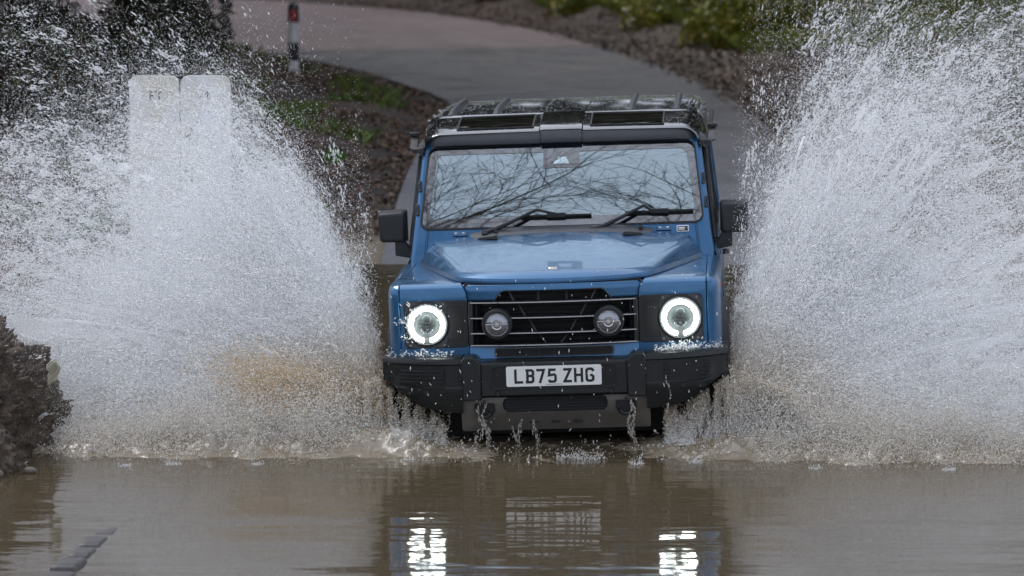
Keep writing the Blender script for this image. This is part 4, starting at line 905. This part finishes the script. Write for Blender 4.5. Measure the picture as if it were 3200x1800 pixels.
leaves('ivy', np.c_[np.cos(ta) * trd, np.sin(ta) * trd, tz], .05, pal(1600, DG, gg), M['leafy'], tr1, .1, 6)
# trees overhanging the ford near the camera (seen mirrored in the windscreen and paint)
OH = [(-4.6, -1.6, 41, (.45, -.05)), (4.9, -.6, 43, (-.50, -.08)), (-5.2, -4.6, 47, (.40, .12)), (5.6, -4.2, 48, (-.42, .12))]
for i, (x, y, sd_, ln) in enumerate(OH):
    bare_tree('bare_tree', (x, y, gz(x, y)), sd_, 5.0, .09, ('bare tree leaning over the ford above the earth bank, mirrored in the windscreen', 'bare tree leaning over the ford opposite the earth bank, mirrored in the windscreen', 'bare tree nearer the camera on the kerb side, mirrored in the windscreen', 'bare tree nearer the camera away from the kerb, mirrored in the windscreen')[i], ln, 5, 'bare trees mirrored in the windscreen', .03, .75)
# evergreen wood beyond the bend: seen only as dark mirror images in the roof and the water
def crown_tree(loc, seed, h, r, proto=[None]):
    root = empty('woodland_tree', loc); tag(root, 'dark evergreen beyond the bend, mirrored in the wet roof', 'tree', 'woodland trees beyond the bend')
    if proto[0] is None:
        gg = np.random.default_rng(seed); n = 5200; D = gg.normal(size=(n, 3)); D /= np.linalg.norm(D, axis=1, keepdims=True); P = D * (gg.uniform(.1, 1, n) ** .5)[:, None]
        P = P[fbm(P * 3.1 + 3, 3) > .47]; P = P * [1, 1, 1.25] * (1 + .6 * (fbm(P * 2 + 9, 2)[:, None] - .5))
        o1 = leaves('crown', P * [3.4, 3.4, 4.6] + [0, 0, 6.0], .30, pal(len(P), DG, gg), M['leafy'], root, .1, seed)
        V, F = branch_tree(seed, 4.5, .28, (0, 0), 3); o2 = mesh('trunk', V, F, M['bark'], root, 0, True, 60); proto[0] = (o1, o2)
    else:
        for o0 in proto[0]: c_ = o0.copy(); col.objects.link(c_); c_.parent = root
    root.scale = (r, r, h); root.rotation_euler = (0, 0, random.uniform(0, 6)); return root
WOOD = [(-15, 48), (-9.5, 60), (-4.5, 62), (.5, 60), (5, 61), (9.5, 58), (14, 54), (19, 47), (24, 38), (-20, 42), (-2, 69), (7, 70), (-12, 68), (14, 66), (-26, 34), (20, 60)]
for x, y, h_, r_ in ((8.6, 22.0, 1.5, 2.1), (-8.8, 20.0, 1.5, 2.0), (9.5, 34.0, 1.8, 2.2), (-10.5, 30.0, 1.7, 2.1)): crown_tree((x, y, gz(x, y) - .3), 71, h_, r_)
for i, (x, y) in enumerate(WOOD):
    crown_tree((x, y, gz(x, y) - .3), 71, random.uniform(2.1, 2.9), random.uniform(1.2, 1.7))

# ================================================================== WATER IN MOTION
def drop_mat(name, rough=.25, trans=.35, clear=0.):
    m = bpy.data.materials.new(name); m.use_nodes = True; n = m.node_tree; n.nodes.clear()
    at = n.nodes.new('ShaderNodeAttribute'); at.attribute_name = 'tint'
    d = n.nodes.new('ShaderNodeBsdfDiffuse'); t = n.nodes.new('ShaderNodeBsdfTranslucent'); g_ = n.nodes.new('ShaderNodeBsdfGlossy'); g_.inputs['Roughness'].default_value = rough
    n.links.new(at.outputs['Color'], d.inputs['Color']); n.links.new(at.outputs['Color'], t.inputs['Color'])
    m1 = n.nodes.new('ShaderNodeMixShader'); m1.inputs[0].default_value = trans; m2 = n.nodes.new('ShaderNodeMixShader'); m2.inputs[0].default_value = .12; o = n.nodes.new('ShaderNodeOutputMaterial')
    n.links.new(d.outputs[0], m1.inputs[1]); n.links.new(t.outputs[0], m1.inputs[2]); n.links.new(m1.outputs[0], m2.inputs[1]); n.links.new(g_.outputs[0], m2.inputs[2])
    if clear:
        tp = n.nodes.new('ShaderNodeBsdfTransparent'); m3 = n.nodes.new('ShaderNodeMixShader'); m3.inputs[0].default_value = clear; n.links.new(m2.outputs[0], m3.inputs[1]); n.links.new(tp.outputs[0], m3.inputs[2]); n.links.new(m3.outputs[0], o.inputs[0])
    else: n.links.new(m2.outputs[0], o.inputs[0])
    return m
M['drop'] = drop_mat('spray droplets', .15, .30, .42); M['mist'] = drop_mat('spray mist', .3, .0)
WHITE = np.array([.98, .978, .975]); TAN = np.array([.72, .60, .43])
CMi = np.array(CM.inverted())
def car_pts(L): return np.asarray(L) @ np.array(CM)[:3, :3].T + np.array(CM)[:3, 3]
def in_car(P):
    L = P @ CMi[:3, :3].T + CMi[:3, 3]; return (np.abs(L[:, 0]) < .93) & (L[:, 1] > -.03) & (L[:, 2] < 1.72)
def jets(n, side, seed, th, sp, spread, njet=260, tmax=.8, drift=(2.0, 5.2), tpow=.75, edge=0., hole=.36, yc=.72):
    """droplets thrown by a wheel that moved with the car: position and velocity of each (th: launch angles, sp: speeds)"""
    g = np.random.default_rng(seed)
    ja = th[0] + (th[1] - th[0]) * g.random(njet); ne = int(njet * edge); ja[:ne] = th[1] - 9 * g.random(ne) ** 1.5
    js = sp[0] + (sp[1] - sp[0]) * g.random(njet) ** .8; jy = g.uniform(*drift, njet); w = g.random(njet) ** .7 + .25; cw = np.cumsum(w) / w.sum(); j = np.minimum(np.searchsorted(cw, g.random(n)), njet - 1)
    a = np.radians(np.minimum(ja[j] + g.normal(0, 22 * spread, n), 86)); s = js[j] * (1 + g.normal(0, spread, n)); vy = jy[j] * (1 + g.normal(0, .12, n))
    vx = s * np.cos(a); vz = np.maximum(s * np.sin(a), .2)
    x0 = g.uniform(0, .10, n); y0 = yc + g.normal(0, .26 if yc > .5 else .12, n); z0 = g.uniform(.0, .32, n)
    land = (vz + np.sqrt(vz * vz + 19.6 * z0)) / 9.8; T = np.minimum(tmax, land); t = T * g.random(n) ** tpow
    P = np.c_[x0 + vx * t, y0 + vy * t, z0 + vz * t - 4.9 * t * t]; Vv = np.c_[vx, vy * .35, vz - 9.8 * t]
    base_x = .70 if side < 0 else 1.19
    P[:, 0] = side * (P[:, 0] + base_x); Vv[:, 0] *= side
    # the sheet tears into clots as it travels: holes open up with age
    nz = fbm(P * [3.0, 1.6, 3.0] + seed % 50, 3); keep = nz + g.normal(0, .05, n) > (hole - .20) + .46 * np.clip(t / .7, 0, 1)
    keep &= ~in_car(P) & (P[:, 2] > .0)
    return P[keep], Vv[keep], t[keep]
def tint_of(P, t, side, g):
    x0 = .70 if side < 0 else 1.19; d = np.hypot(np.abs(P[:, 0]) - x0, P[:, 2] * .9)
    mudf = np.clip(1.0 - d / .75, 0, 1) * .8 + .14 * np.clip(1 - P[:, 2] / .6, 0, 1); mudf = np.clip(mudf + g.normal(0, .05, len(P)), 0, 1)
    c_ = WHITE + (TAN - WHITE) * mudf[:, None]; deep = np.clip(1.25 - d / .8, 0, 1) * np.clip(1.1 - P[:, 2] / .5, 0, 1); return c_ + (np.array([.62, .41, .17]) - c_) * (deep * (.9 if side < 0 else .45))[:, None]
def spindle_mesh(name, P, Vv, size, asp, tint, parent=None):
    """droplets as little eight-faced drops drawn out along their flight"""
    n = len(P); d = Vv / (np.linalg.norm(Vv, axis=1, keepdims=True) + 1e-9); a_ = np.cross(d, np.array([.3, .9, .2])); a_ /= np.linalg.norm(a_, axis=1, keepdims=True); b = np.cross(d, a_)
    s = size[:, None]; L = (size * asp)[:, None]
    V = np.stack([P + d * L, P - d * L, P + a_ * s, P + b * s, P - a_ * s, P - b * s], 1).reshape(-1, 3)
    o6 = np.array([[0, 2, 3], [0, 3, 4], [0, 4, 5], [0, 5, 2], [1, 3, 2], [1, 4, 3], [1, 5, 4], [1, 2, 5]])
    F = (np.arange(n)[:, None, None] * 6 + o6[None]).reshape(-1, 3)
    return fast_mesh(name, V, F, M['drop'], parent, np.repeat(tint, 6, 0), True)
def cloud(n, side, seed, k):
    """the whole throw of one front wheel: steep inner sheet, broad fan, low flat sheet and stray drops"""
    if side < 0: sets = ((.20, (56, 73), (4.4, 6.2), .05, 1, .36, (2., 5.2)), (.34, (26, 62), (4.4, 8.0), .07, 2, .36, (1.6, 5.2)), (.34, (5, 40), (3.2, 8.4), .09, 3, .25, (-1.0, 4.2)), (.12, (15, 76), (4, 9.4), .22, 4, .45, (1., 5.2)), (.012, (60, 85), (3, 6.5), .3, 5, .45, (1., 5.2)), (.06, (58, 84), (1.8, 4.3), .14, 6, .25, (.2, 3.)))
    else: sets = ((.17, (58, 78), (4.0, 7.2), .08, 1, .36, (2., 5.2)), (.34, (30, 70), (4.6, 8.6), .09, 2, .36, (1., 5.2)), (.05, (58, 86), (1.8, 4.3), .14, 6, .25, (.2, 3.)), (.34, (4, 42), (3.0, 8.6), .09, 3, .25, (-2.6, 3.6)), (.16, (15, 86), (3.4, 9.6), .26, 4, .45, (0., 5.2)))
    R_ = [jets(int(n * f), side, seed + 10 * q + (k if q == 4 else 0), th, sp, spr, 170 if q < 4 else 500, hole=ho, drift=dr, yc=.72 if q != 6 else .32) for f, th, sp, spr, q, ho, dr in sets]
    return [np.concatenate(q) for q in zip(*R_)]
def sheet(side, seed, th, sp, drift, T, root, off, yc=.70, n_a=260, n_t=230, tear=.74):
    """a torn sheet of water thrown by the wheel: rays of launch angle against age, holes opening as it ages"""
    A, T_ = np.meshgrid(np.linspace(0, 1, n_a), np.linspace(.02, 1, n_t) ** 1.1, indexing='ij'); a, t = A.ravel(), T_.ravel() * T
    fn = lambda k, o: fbm(np.c_[a * k, 0 * a + seed * 1.7 + o, 0 * a], 3)
    ang = np.radians(th[0] + (th[1] - th[0]) * a + 10 * (fn(9, 3.) - .5)); s = sp[0] + (sp[1] - sp[0]) * np.clip(fn(14, 9.) * 1.6 - .3, 0, 1); vy = drift[0] + (drift[1] - drift[0]) * fn(4, 20.)
    x = .02 + s * np.cos(ang) * t; z = .06 + s * np.sin(ang) * t - 4.9 * t * t; y = yc + vy * t
    w = fbm(np.c_[a * 60, t * 9, 0 * a + seed], 3) - .5; w2 = fbm(np.c_[a * 16, t * 14, 0 * a + seed + 7], 3) - .5; amp = .03 + .35 * t
    x = x + amp * w2 * .5; y = y + amp * (w * .6 + w2); z = z + amp * w * .35
    bx = .70 if side < 0 else 1.19; P = np.c_[side * (x + bx), y, z]
    hole = fbm(np.c_[a * 40, t * 16, 0 * a + seed + 31], 3) * .45 + fbm(np.c_[a * 110, t * 60, 0 * a + seed + 3], 2) * .55
    edge = np.minimum(A, 1 - A).ravel(); ok = (hole > .26 + (tear - .26) * (t / T) ** 1.3 + .22 * np.clip(1 - edge / .10, 0, 1)) & (z > -.02) & ~in_car(P)
    ii, jj = np.meshgrid(np.arange(n_a - 1), np.arange(n_t - 1), indexing='ij'); q = (ii * n_t + jj).ravel(); F = np.c_[q, q + 1, q + n_t + 1, q + n_t]; F = F[ok[F].all(1)]
    us = np.unique(F); re_ = np.zeros(len(P), int); re_[us] = np.arange(len(us)); g = np.random.default_rng(seed)
    o = fast_mesh('torn_sheet', P[us] - off, re_[F], M['sheet'], root, tint_of(P[us], t[us], side, g), True); o['kind'] = 'stuff'
M['sheet'] = drop_mat('water sheet', .2, .45, .22)
def splash(side, seed, label, mist_n, drop_n, blob_n):
    g = np.random.default_rng(seed)
    root = empty('water_splash', (side * .9, .8, 0)); tag(root, label, 'splash', kind='stuff')
    off = np.array(root.location)
    mix = lambda n, k, w_: cloud(n, side, seed, k)
    if side < 0: SH = (((56, 72), (4.2, 6.0), (2., 4.6), .42), ((36, 66), (4.2, 7.4), (1.6, 4.2), .46), ((12, 46), (3.6, 7.8), (.2, 3.6), .46), ((4, 30), (3.0, 7.0), (-.6, 2.6), .42))
    else: SH = (((58, 77), (4.0, 6.8), (2., 4.6), .46), ((36, 70), (4.2, 8.0), (1.2, 4.2), .46), ((12, 48), (3.6, 7.8), (-.6, 3.2), .46), ((4, 30), (3.0, 7.0), (-1.8, 1.8), .42))
    for q, (th, sp, dr, T) in enumerate(SH): sheet(side, seed + 3 * q + 1, th, sp, dr, T, root, off)
    P, Vv, t = mix(mist_n, 2, .3)
    o = point_object('mist', P - off, g.uniform(.0007, .0018, len(P)), M['mist'], root, tint_of(P, t, side, g)); o['kind'] = 'stuff'
    P, Vv, t = mix(drop_n, 3, .3); sz = .0016 + .0030 * g.random(len(P)) ** 2
    o = spindle_mesh('drops', P - off, Vv, sz, g.uniform(2.0, 6., len(P)), tint_of(P, t, side, g), root); o['kind'] = 'stuff'
    # torn clots and ropes: clusters of drops strung out along the flight
    P, Vv, t = mix(4200, 7, .4); k_ = 24; m_ = len(P); sc_ = np.repeat(g.uniform(.5, 1.6, m_), k_)[:, None]; d_ = np.repeat(Vv / np.linalg.norm(Vv, axis=1, keepdims=True), k_, 0)
    Q = np.repeat(P, k_, 0) + (d_ * g.normal(0, .045, (m_ * k_, 1)) + g.normal(0, .012, (m_ * k_, 3))) * sc_; ok = ~in_car(Q) & (Q[:, 2] > 0); tq = np.repeat(t, k_)[ok]; Q = Q[ok]
    o = spindle_mesh('clots', Q - off, d_[ok] + g.normal(0, .25, Q.shape), g.uniform(.0014, .0055, len(Q)), g.uniform(1.5, 5, len(Q)), tint_of(Q, tq, side, g), root); o['kind'] = 'stuff'
    P, Vv, t = mix(blob_n, 5, .6); sz = .004 + .007 * g.random(len(P)) ** 3
    o = spindle_mesh('blobs', P - off, Vv + g.normal(0, 1.5, Vv.shape), sz, g.uniform(1.0, 2.2, len(P)), tint_of(P, t, side, g), root); o['kind'] = 'stuff'
    return root
splash(-1, 100, 'wide fan of pale spray beside the earth bank', 1500000, 70000, 6000)
splash(1, 200, 'tall cloud of grey-white spray on the side away from the earth bank', 1500000, 70000, 6000)

# churned water, bow wave and drips round the front of the car
def churn():
    xs = np.linspace(-3.6, 4.0, 620); ys = np.linspace(-.75, 2.2, 200); X, Y = np.meshgrid(xs, ys); x, y = X.ravel(), Y.ravel()
    cxx = .24; ax = np.abs(x - cxx)
    # bow wave ridge running from the bumper back along each side
    ry = np.where(ax < .95, -.05 + .0 * ax, -.05 + (ax - .95) * .06 * np.where(x < 0, 1, -1)); d = y - ry
    edge = (fbm(np.c_[x * 1.1, y * 0 + 3, 0 * x], 3) - .5) * .9 + (fbm(np.c_[x * 7, y * 5, 0 * x], 2) - .5) * .35
    band = sstep(-.50, -.05, d + edge) * sstep(1.6, .6, d)
    band = band * (.22 + .78 * sstep(.35, .85, ax))
    ridge = .06 * np.exp(-((ax - 1.08) / .36) ** 2) * np.exp(-(d / .22) ** 2) + .07 * np.exp(-((ax - 1.8) / .8) ** 2) * np.exp(-(d / .3) ** 2)
    n1 = fbm(np.c_[x * 5, y * 5, 0 * x], 4); n2 = np.abs(fbm(np.c_[x * 16, y * 12, 0 * x + 5], 3) - .5) * 2; n3 = fbm(np.c_[x * 40, y * 30, 0 * x + 9], 2)
    z = -.012 + ridge * (.55 + .9 * n1) + band * (.05 * (n1 - .35) + .075 * (.45 - n2) * (.4 + n1) + .03 * (n3 - .5))
    z = np.where(band < .01, -.03, z)
    foam = sstep(.48, .95, n3 * .45 + n1 * .55 + .4 * ridge) * band
    colr = np.array([.22, .175, .12]) + (np.array([.58, .55, .51]) - np.array([.22, .175, .12])) * foam[:, None]
    V = np.c_[x, y, z]; wd = len(xs); ii, jj = np.meshgrid(np.arange(len(ys) - 1), np.arange(wd - 1), indexing='ij'); a = (ii * wd + jj).ravel()
    m = mat('churned muddy water', rough=.22, spec=.5, attr='tint')
    o = fast_mesh('bow_wave', V, np.c_[a, a + 1, a + wd + 1, a + wd], m, None, colr, True); tag(o, 'churned muddy bow wave with foam round the front of the car', 'wave', kind='stuff')
    # a few drops falling back into the calm water ahead of the car
    # crown-like droplets leaping off the churned band
    g = np.random.default_rng(77); wg = band * (.15 + foam + .5 * ridge) * (.25 + .75 * sstep(.98, 1.2, ax)); k = g.choice(len(x), 60000, p=wg / wg.sum())
    P = V[k] + np.c_[g.normal(0, .012, (len(k), 2)), g.exponential(.022, len(k)) * (.5 + 3. * (ridge[k] > .03) * (ax[k] > .98))]
    Vd = g.normal(0, 1, (len(k), 3)) + [0, 0, 1.2]; tn = TAN * .9 + (WHITE - TAN * .9) * g.uniform(.1, .9, (len(k), 1))
    P_ = P[~in_car(P)]; kk = ~in_car(P)
    o = spindle_mesh('surface_splashes', P[kk], Vd[kk], .0018 + .004 * g.random(kk.sum()) ** 2, g.uniform(1, 3, kk.sum()), tn[kk]); tag(o, 'tiny droplets leaping off the churned water around the car', 'droplets', kind='stuff')
    wgt = band * (ridge ** 1.2 + .012) * (.05 + .95 * sstep(.98, 1.2, ax)); k = g.choice(len(x), 150000, p=wgt / wgt.sum()); hgt = .02 + 1.3 * ridge[k] + .03 * n1[k]
    P = V[k] + np.c_[g.normal(0, .02, (len(k), 2)), g.exponential(1, len(k)) * hgt * .7]; P = P[~in_car(P)]
    tn = TAN * .85 + (WHITE - TAN * .85) * np.clip(g.normal(.35, .2, (len(P), 1)) + P[:, 2:] * .6, 0, 1)
    o = point_object('low_spray', P, g.uniform(.0009, .0026, len(P)), M['mist'], None, tn); tag(o, 'low tan spray boiling up along the bow wave beside the bumper', 'spray', kind='stuff')
churn()
# curtains of muddy water between bumper ends and surface, and the amber sheet torn up by the wheel
def curtain():
    g = np.random.default_rng(91); P = []; Vv = []; T = []; K = []
    for s in (-1, 1):
        n = 120000; ax = .58 + .72 * g.random(n) ** .8; zt = np.where(ax < .74, .17 + .3 * (ax - .58), np.where(ax < .95, .22 + .6 * (ax - .74), .42 - .5 * (ax - .95)))
        u = g.random(n) ** 1.5; x = s * (ax + .12 * (1 - u) * g.random(n)); y = np.where(ax < .93, .10, .02) + .16 * g.random(n) - .16 * (1 - u); z = zt * u
        L = np.c_[x, y, z]; k = fbm(np.c_[x * 34, y * 6, z * 5 + 4 * s], 3) + .22 * (1 - u) + g.normal(0, .10, n) > .575
        L = L[k]; W = car_pts(L); W[:, 2] = np.maximum(W[:, 2], .004); P.append(W); Vv.append(np.c_[s * .45 + 0 * W[:, 0], -.1 + 0 * W[:, 0], -1 + 0 * W[:, 0]] + g.normal(0, .12, W.shape))
        br = np.clip(.12 + .6 * (1 - u[k]) + g.normal(0, .15, k.sum()), 0, 1)[:, None]; T.append(TAN * .8 + (WHITE - TAN * .8) * br)
    n = 30000; c_ = np.array([-1.12, .30, .24]); W = c_ + g.normal(0, 1, (n, 3)) * [.24, .14, .10]; W[:, 2] += (W[:, 0] + 1.16) * -.30; k = (W[:, 2] > .05) & (fbm(W * [7, 4, 9], 3) > .40) & ~in_car(W); W = W[k]; P.append(W); Vv.append(np.c_[-.8 + 0 * W[:, 0], 0 * W[:, 0], .6 + 0 * W[:, 0]] + g.normal(0, .2, W.shape)); am = np.array([.66, .45, .20]); T.append(am + (WHITE - am) * np.clip(g.normal(.12, .15, (len(W), 1)), 0, 1))
    P = np.concatenate(P); Vv = np.concatenate(Vv); T = np.concatenate(T); m = g.random(len(P)) < .35
    o = point_object('wheel_wash', P[~m], g.uniform(.001, .003, (~m).sum()), M['mist'], None, T[~m]); tag(o, 'tan and amber water torn up beside the bumper ends', 'wash', kind='stuff')
    o = spindle_mesh('wheel_wash', P[m], Vv[m], g.uniform(.0012, .0034, m.sum()), g.uniform(2, 6, m.sum()), T[m]); tag(o, 'streaks of tan water falling from the bumper ends', 'wash', kind='stuff')
curtain()
g = np.random.default_rng(17); Pc = []
for (x, y, r) in ((.42, -.42, .07), (.66, -.60, .035), (.98, -.55, .03), (.30, -.36, .05), (-.55, -.45, .03), (1.6, -.75, .03), (-1.35, -.62, .03), (-1.8, -.60, .04), (-2.05, -.66, .03), (2.3, -.8, .03)):
    n = int(110 * r / .05); a_ = g.uniform(0, 2 * np.pi, n); rr = r * np.sqrt(g.random(n)); Pc.append(np.c_[x + rr * np.cos(a_) * 1.3, y + rr * np.sin(a_), g.exponential(.25, n) * r * (.4 + rr / r)])
Pc = np.concatenate(Pc); o = spindle_mesh('drop_crowns', Pc, np.tile([0, 0, 1.], (len(Pc), 1)) + g.normal(0, .5, Pc.shape), g.uniform(.0012, .003, len(Pc)), g.uniform(1, 4, len(Pc)), np.tile(WHITE, (len(Pc), 1))); tag(o, 'little crowns where drops fall back into the calm water', 'droplets', kind='stuff')
# water pouring off and under the bumper, clots on the bumper top and the headlight
g = np.random.default_rng(88); Ls = []; Sz = []; Vd = []; Tn = []
def pour(x, y, z0, z1, n, sx=.006, r=.003, tn=.5):
    z = g.uniform(z1, z0, n); wob = .012 * np.sin(z * 30 + x * 50); Ls.append(np.c_[x + wob + g.normal(0, sx, n) * (1 + 3 * (z0 - z)), y + g.normal(0, .012, n), z]); Sz.append(r * g.uniform(.5, 1.5, n)); Vd.append(np.tile([0, 0, -1.], (n, 1)) + g.normal(0, .12, (n, 3))); Tn.append(np.tile(TAN + (WHITE - TAN) * tn, (n, 1)) * g.uniform(.8, 1.05, (n, 1)))
for x in np.r_[-.45 + .10 * g.random(3), .36 + .1 * g.random(2), g.uniform(-.3, .3, 3)]: pour(x, .02 + .05 * g.random(), g.uniform(.10, .2), .0, 60, .005, .002)
for x in (-.41, -.385, .405, .42, .62): pour(x, -.02, .25 if abs(x) < .5 else .40, .05, 60, .003, .0022)
for q in range(420):
    s = 1 if q % 3 else -1; x = s * g.uniform(.55, .93)
    Ls.append([[x, g.uniform(.03, .12) + .12 * max(0, (abs(x) - .6) / .35), .505 + abs(g.normal(0, .016))]]); Sz.append([g.uniform(.0012, .0045)]); Vd.append(g.normal(0, 1, (1, 3))); Tn.append([WHITE])
n = 420; th = g.normal(2.35, .75, n) + .25 * np.sin(np.arange(n) * 2.4); rr = .085 + np.abs(g.normal(0, .030, n)) + .02 * np.sin(th * 9); ok = fbm(np.c_[np.cos(th) * 4, np.sin(th) * 4, rr * 40], 2) > .46
Ls.append(np.c_[-.695 + rr * np.cos(th), .085 - .03 * g.random(n), .677 + rr * np.sin(th)][ok]); Sz.append(.0008 + .0038 * g.random(ok.sum()) ** 2); Vd.append((np.c_[np.cos(th), 0 * th, np.sin(th)] + g.normal(0, .6, (n, 3)))[ok]); Tn.append(np.tile(WHITE, (ok.sum(), 1)))
Ls.append(np.c_[.70 + g.normal(0, .05, 140), .07 + g.normal(0, .02, 140), .51 + np.abs(g.normal(0, .025, 140))]); Sz.append(g.uniform(.0012, .0042, 140)); Vd.append(g.normal(0, 1, (140, 3)) + [0, 0, 1]); Tn.append(np.tile(WHITE, (140, 1)))
# stray drops in the air in front of the car
n = 260; Ls.append(np.c_[g.uniform(-1.15, 1.15, n), g.uniform(-.35, -.05, n), g.uniform(.02, 1.0, n) ** 1.3]); Sz.append(g.uniform(.0012, .0034, n)); Vd.append(np.tile([.15, 0, -1.], (n, 1)) + g.normal(0, .25, (n, 3))); Tn.append(np.tile(WHITE, (n, 1)))
o = spindle_mesh('pouring_water', car_pts(np.concatenate(Ls)), np.concatenate(Vd), np.concatenate(Sz), g.uniform(1.5, 5, sum(len(a) for a in Sz)), np.concatenate(Tn)); tag(o, 'water pouring off the bumper and clots of spray on the headlight', 'water', kind='stuff')
# rain beads on roof, bonnet and glass
B = []
for ob, n in ((roof, 5200), (rf_front, 1500), (bonnet, 1500), (ws, 500)):
    me = ob.data; co = np.empty(len(me.vertices) * 3, np.float32); me.vertices.foreach_get('co', co); co = co.reshape(-1, 3); fs = [p.vertices[:] for p in me.polygons if abs(p.normal.z) > .35 or ob is ws]; ar = np.array([np.linalg.norm(np.cross(co[f[1]] - co[f[0]], co[f[2]] - co[f[0]])) for f in fs]); pk = g.choice(len(fs), n, p=ar / ar.sum())
    for f in pk:
        u, v = g.random(2); f = fs[f]; B.append((co[f[0]] * (1 - u) + co[f[1]] * u) * (1 - v) + (co[f[3]] * (1 - u) + co[f[2]] * u) * v)
M['bead'] = mat('rain bead', (.35, .37, .40), .05, 0, .9, 1., .02)
o = point_object('rain_beads', np.array(B), .0006 + .0018 * g.random(len(B)) ** 2, M['bead'], car); o['kind'] = 'stuff'
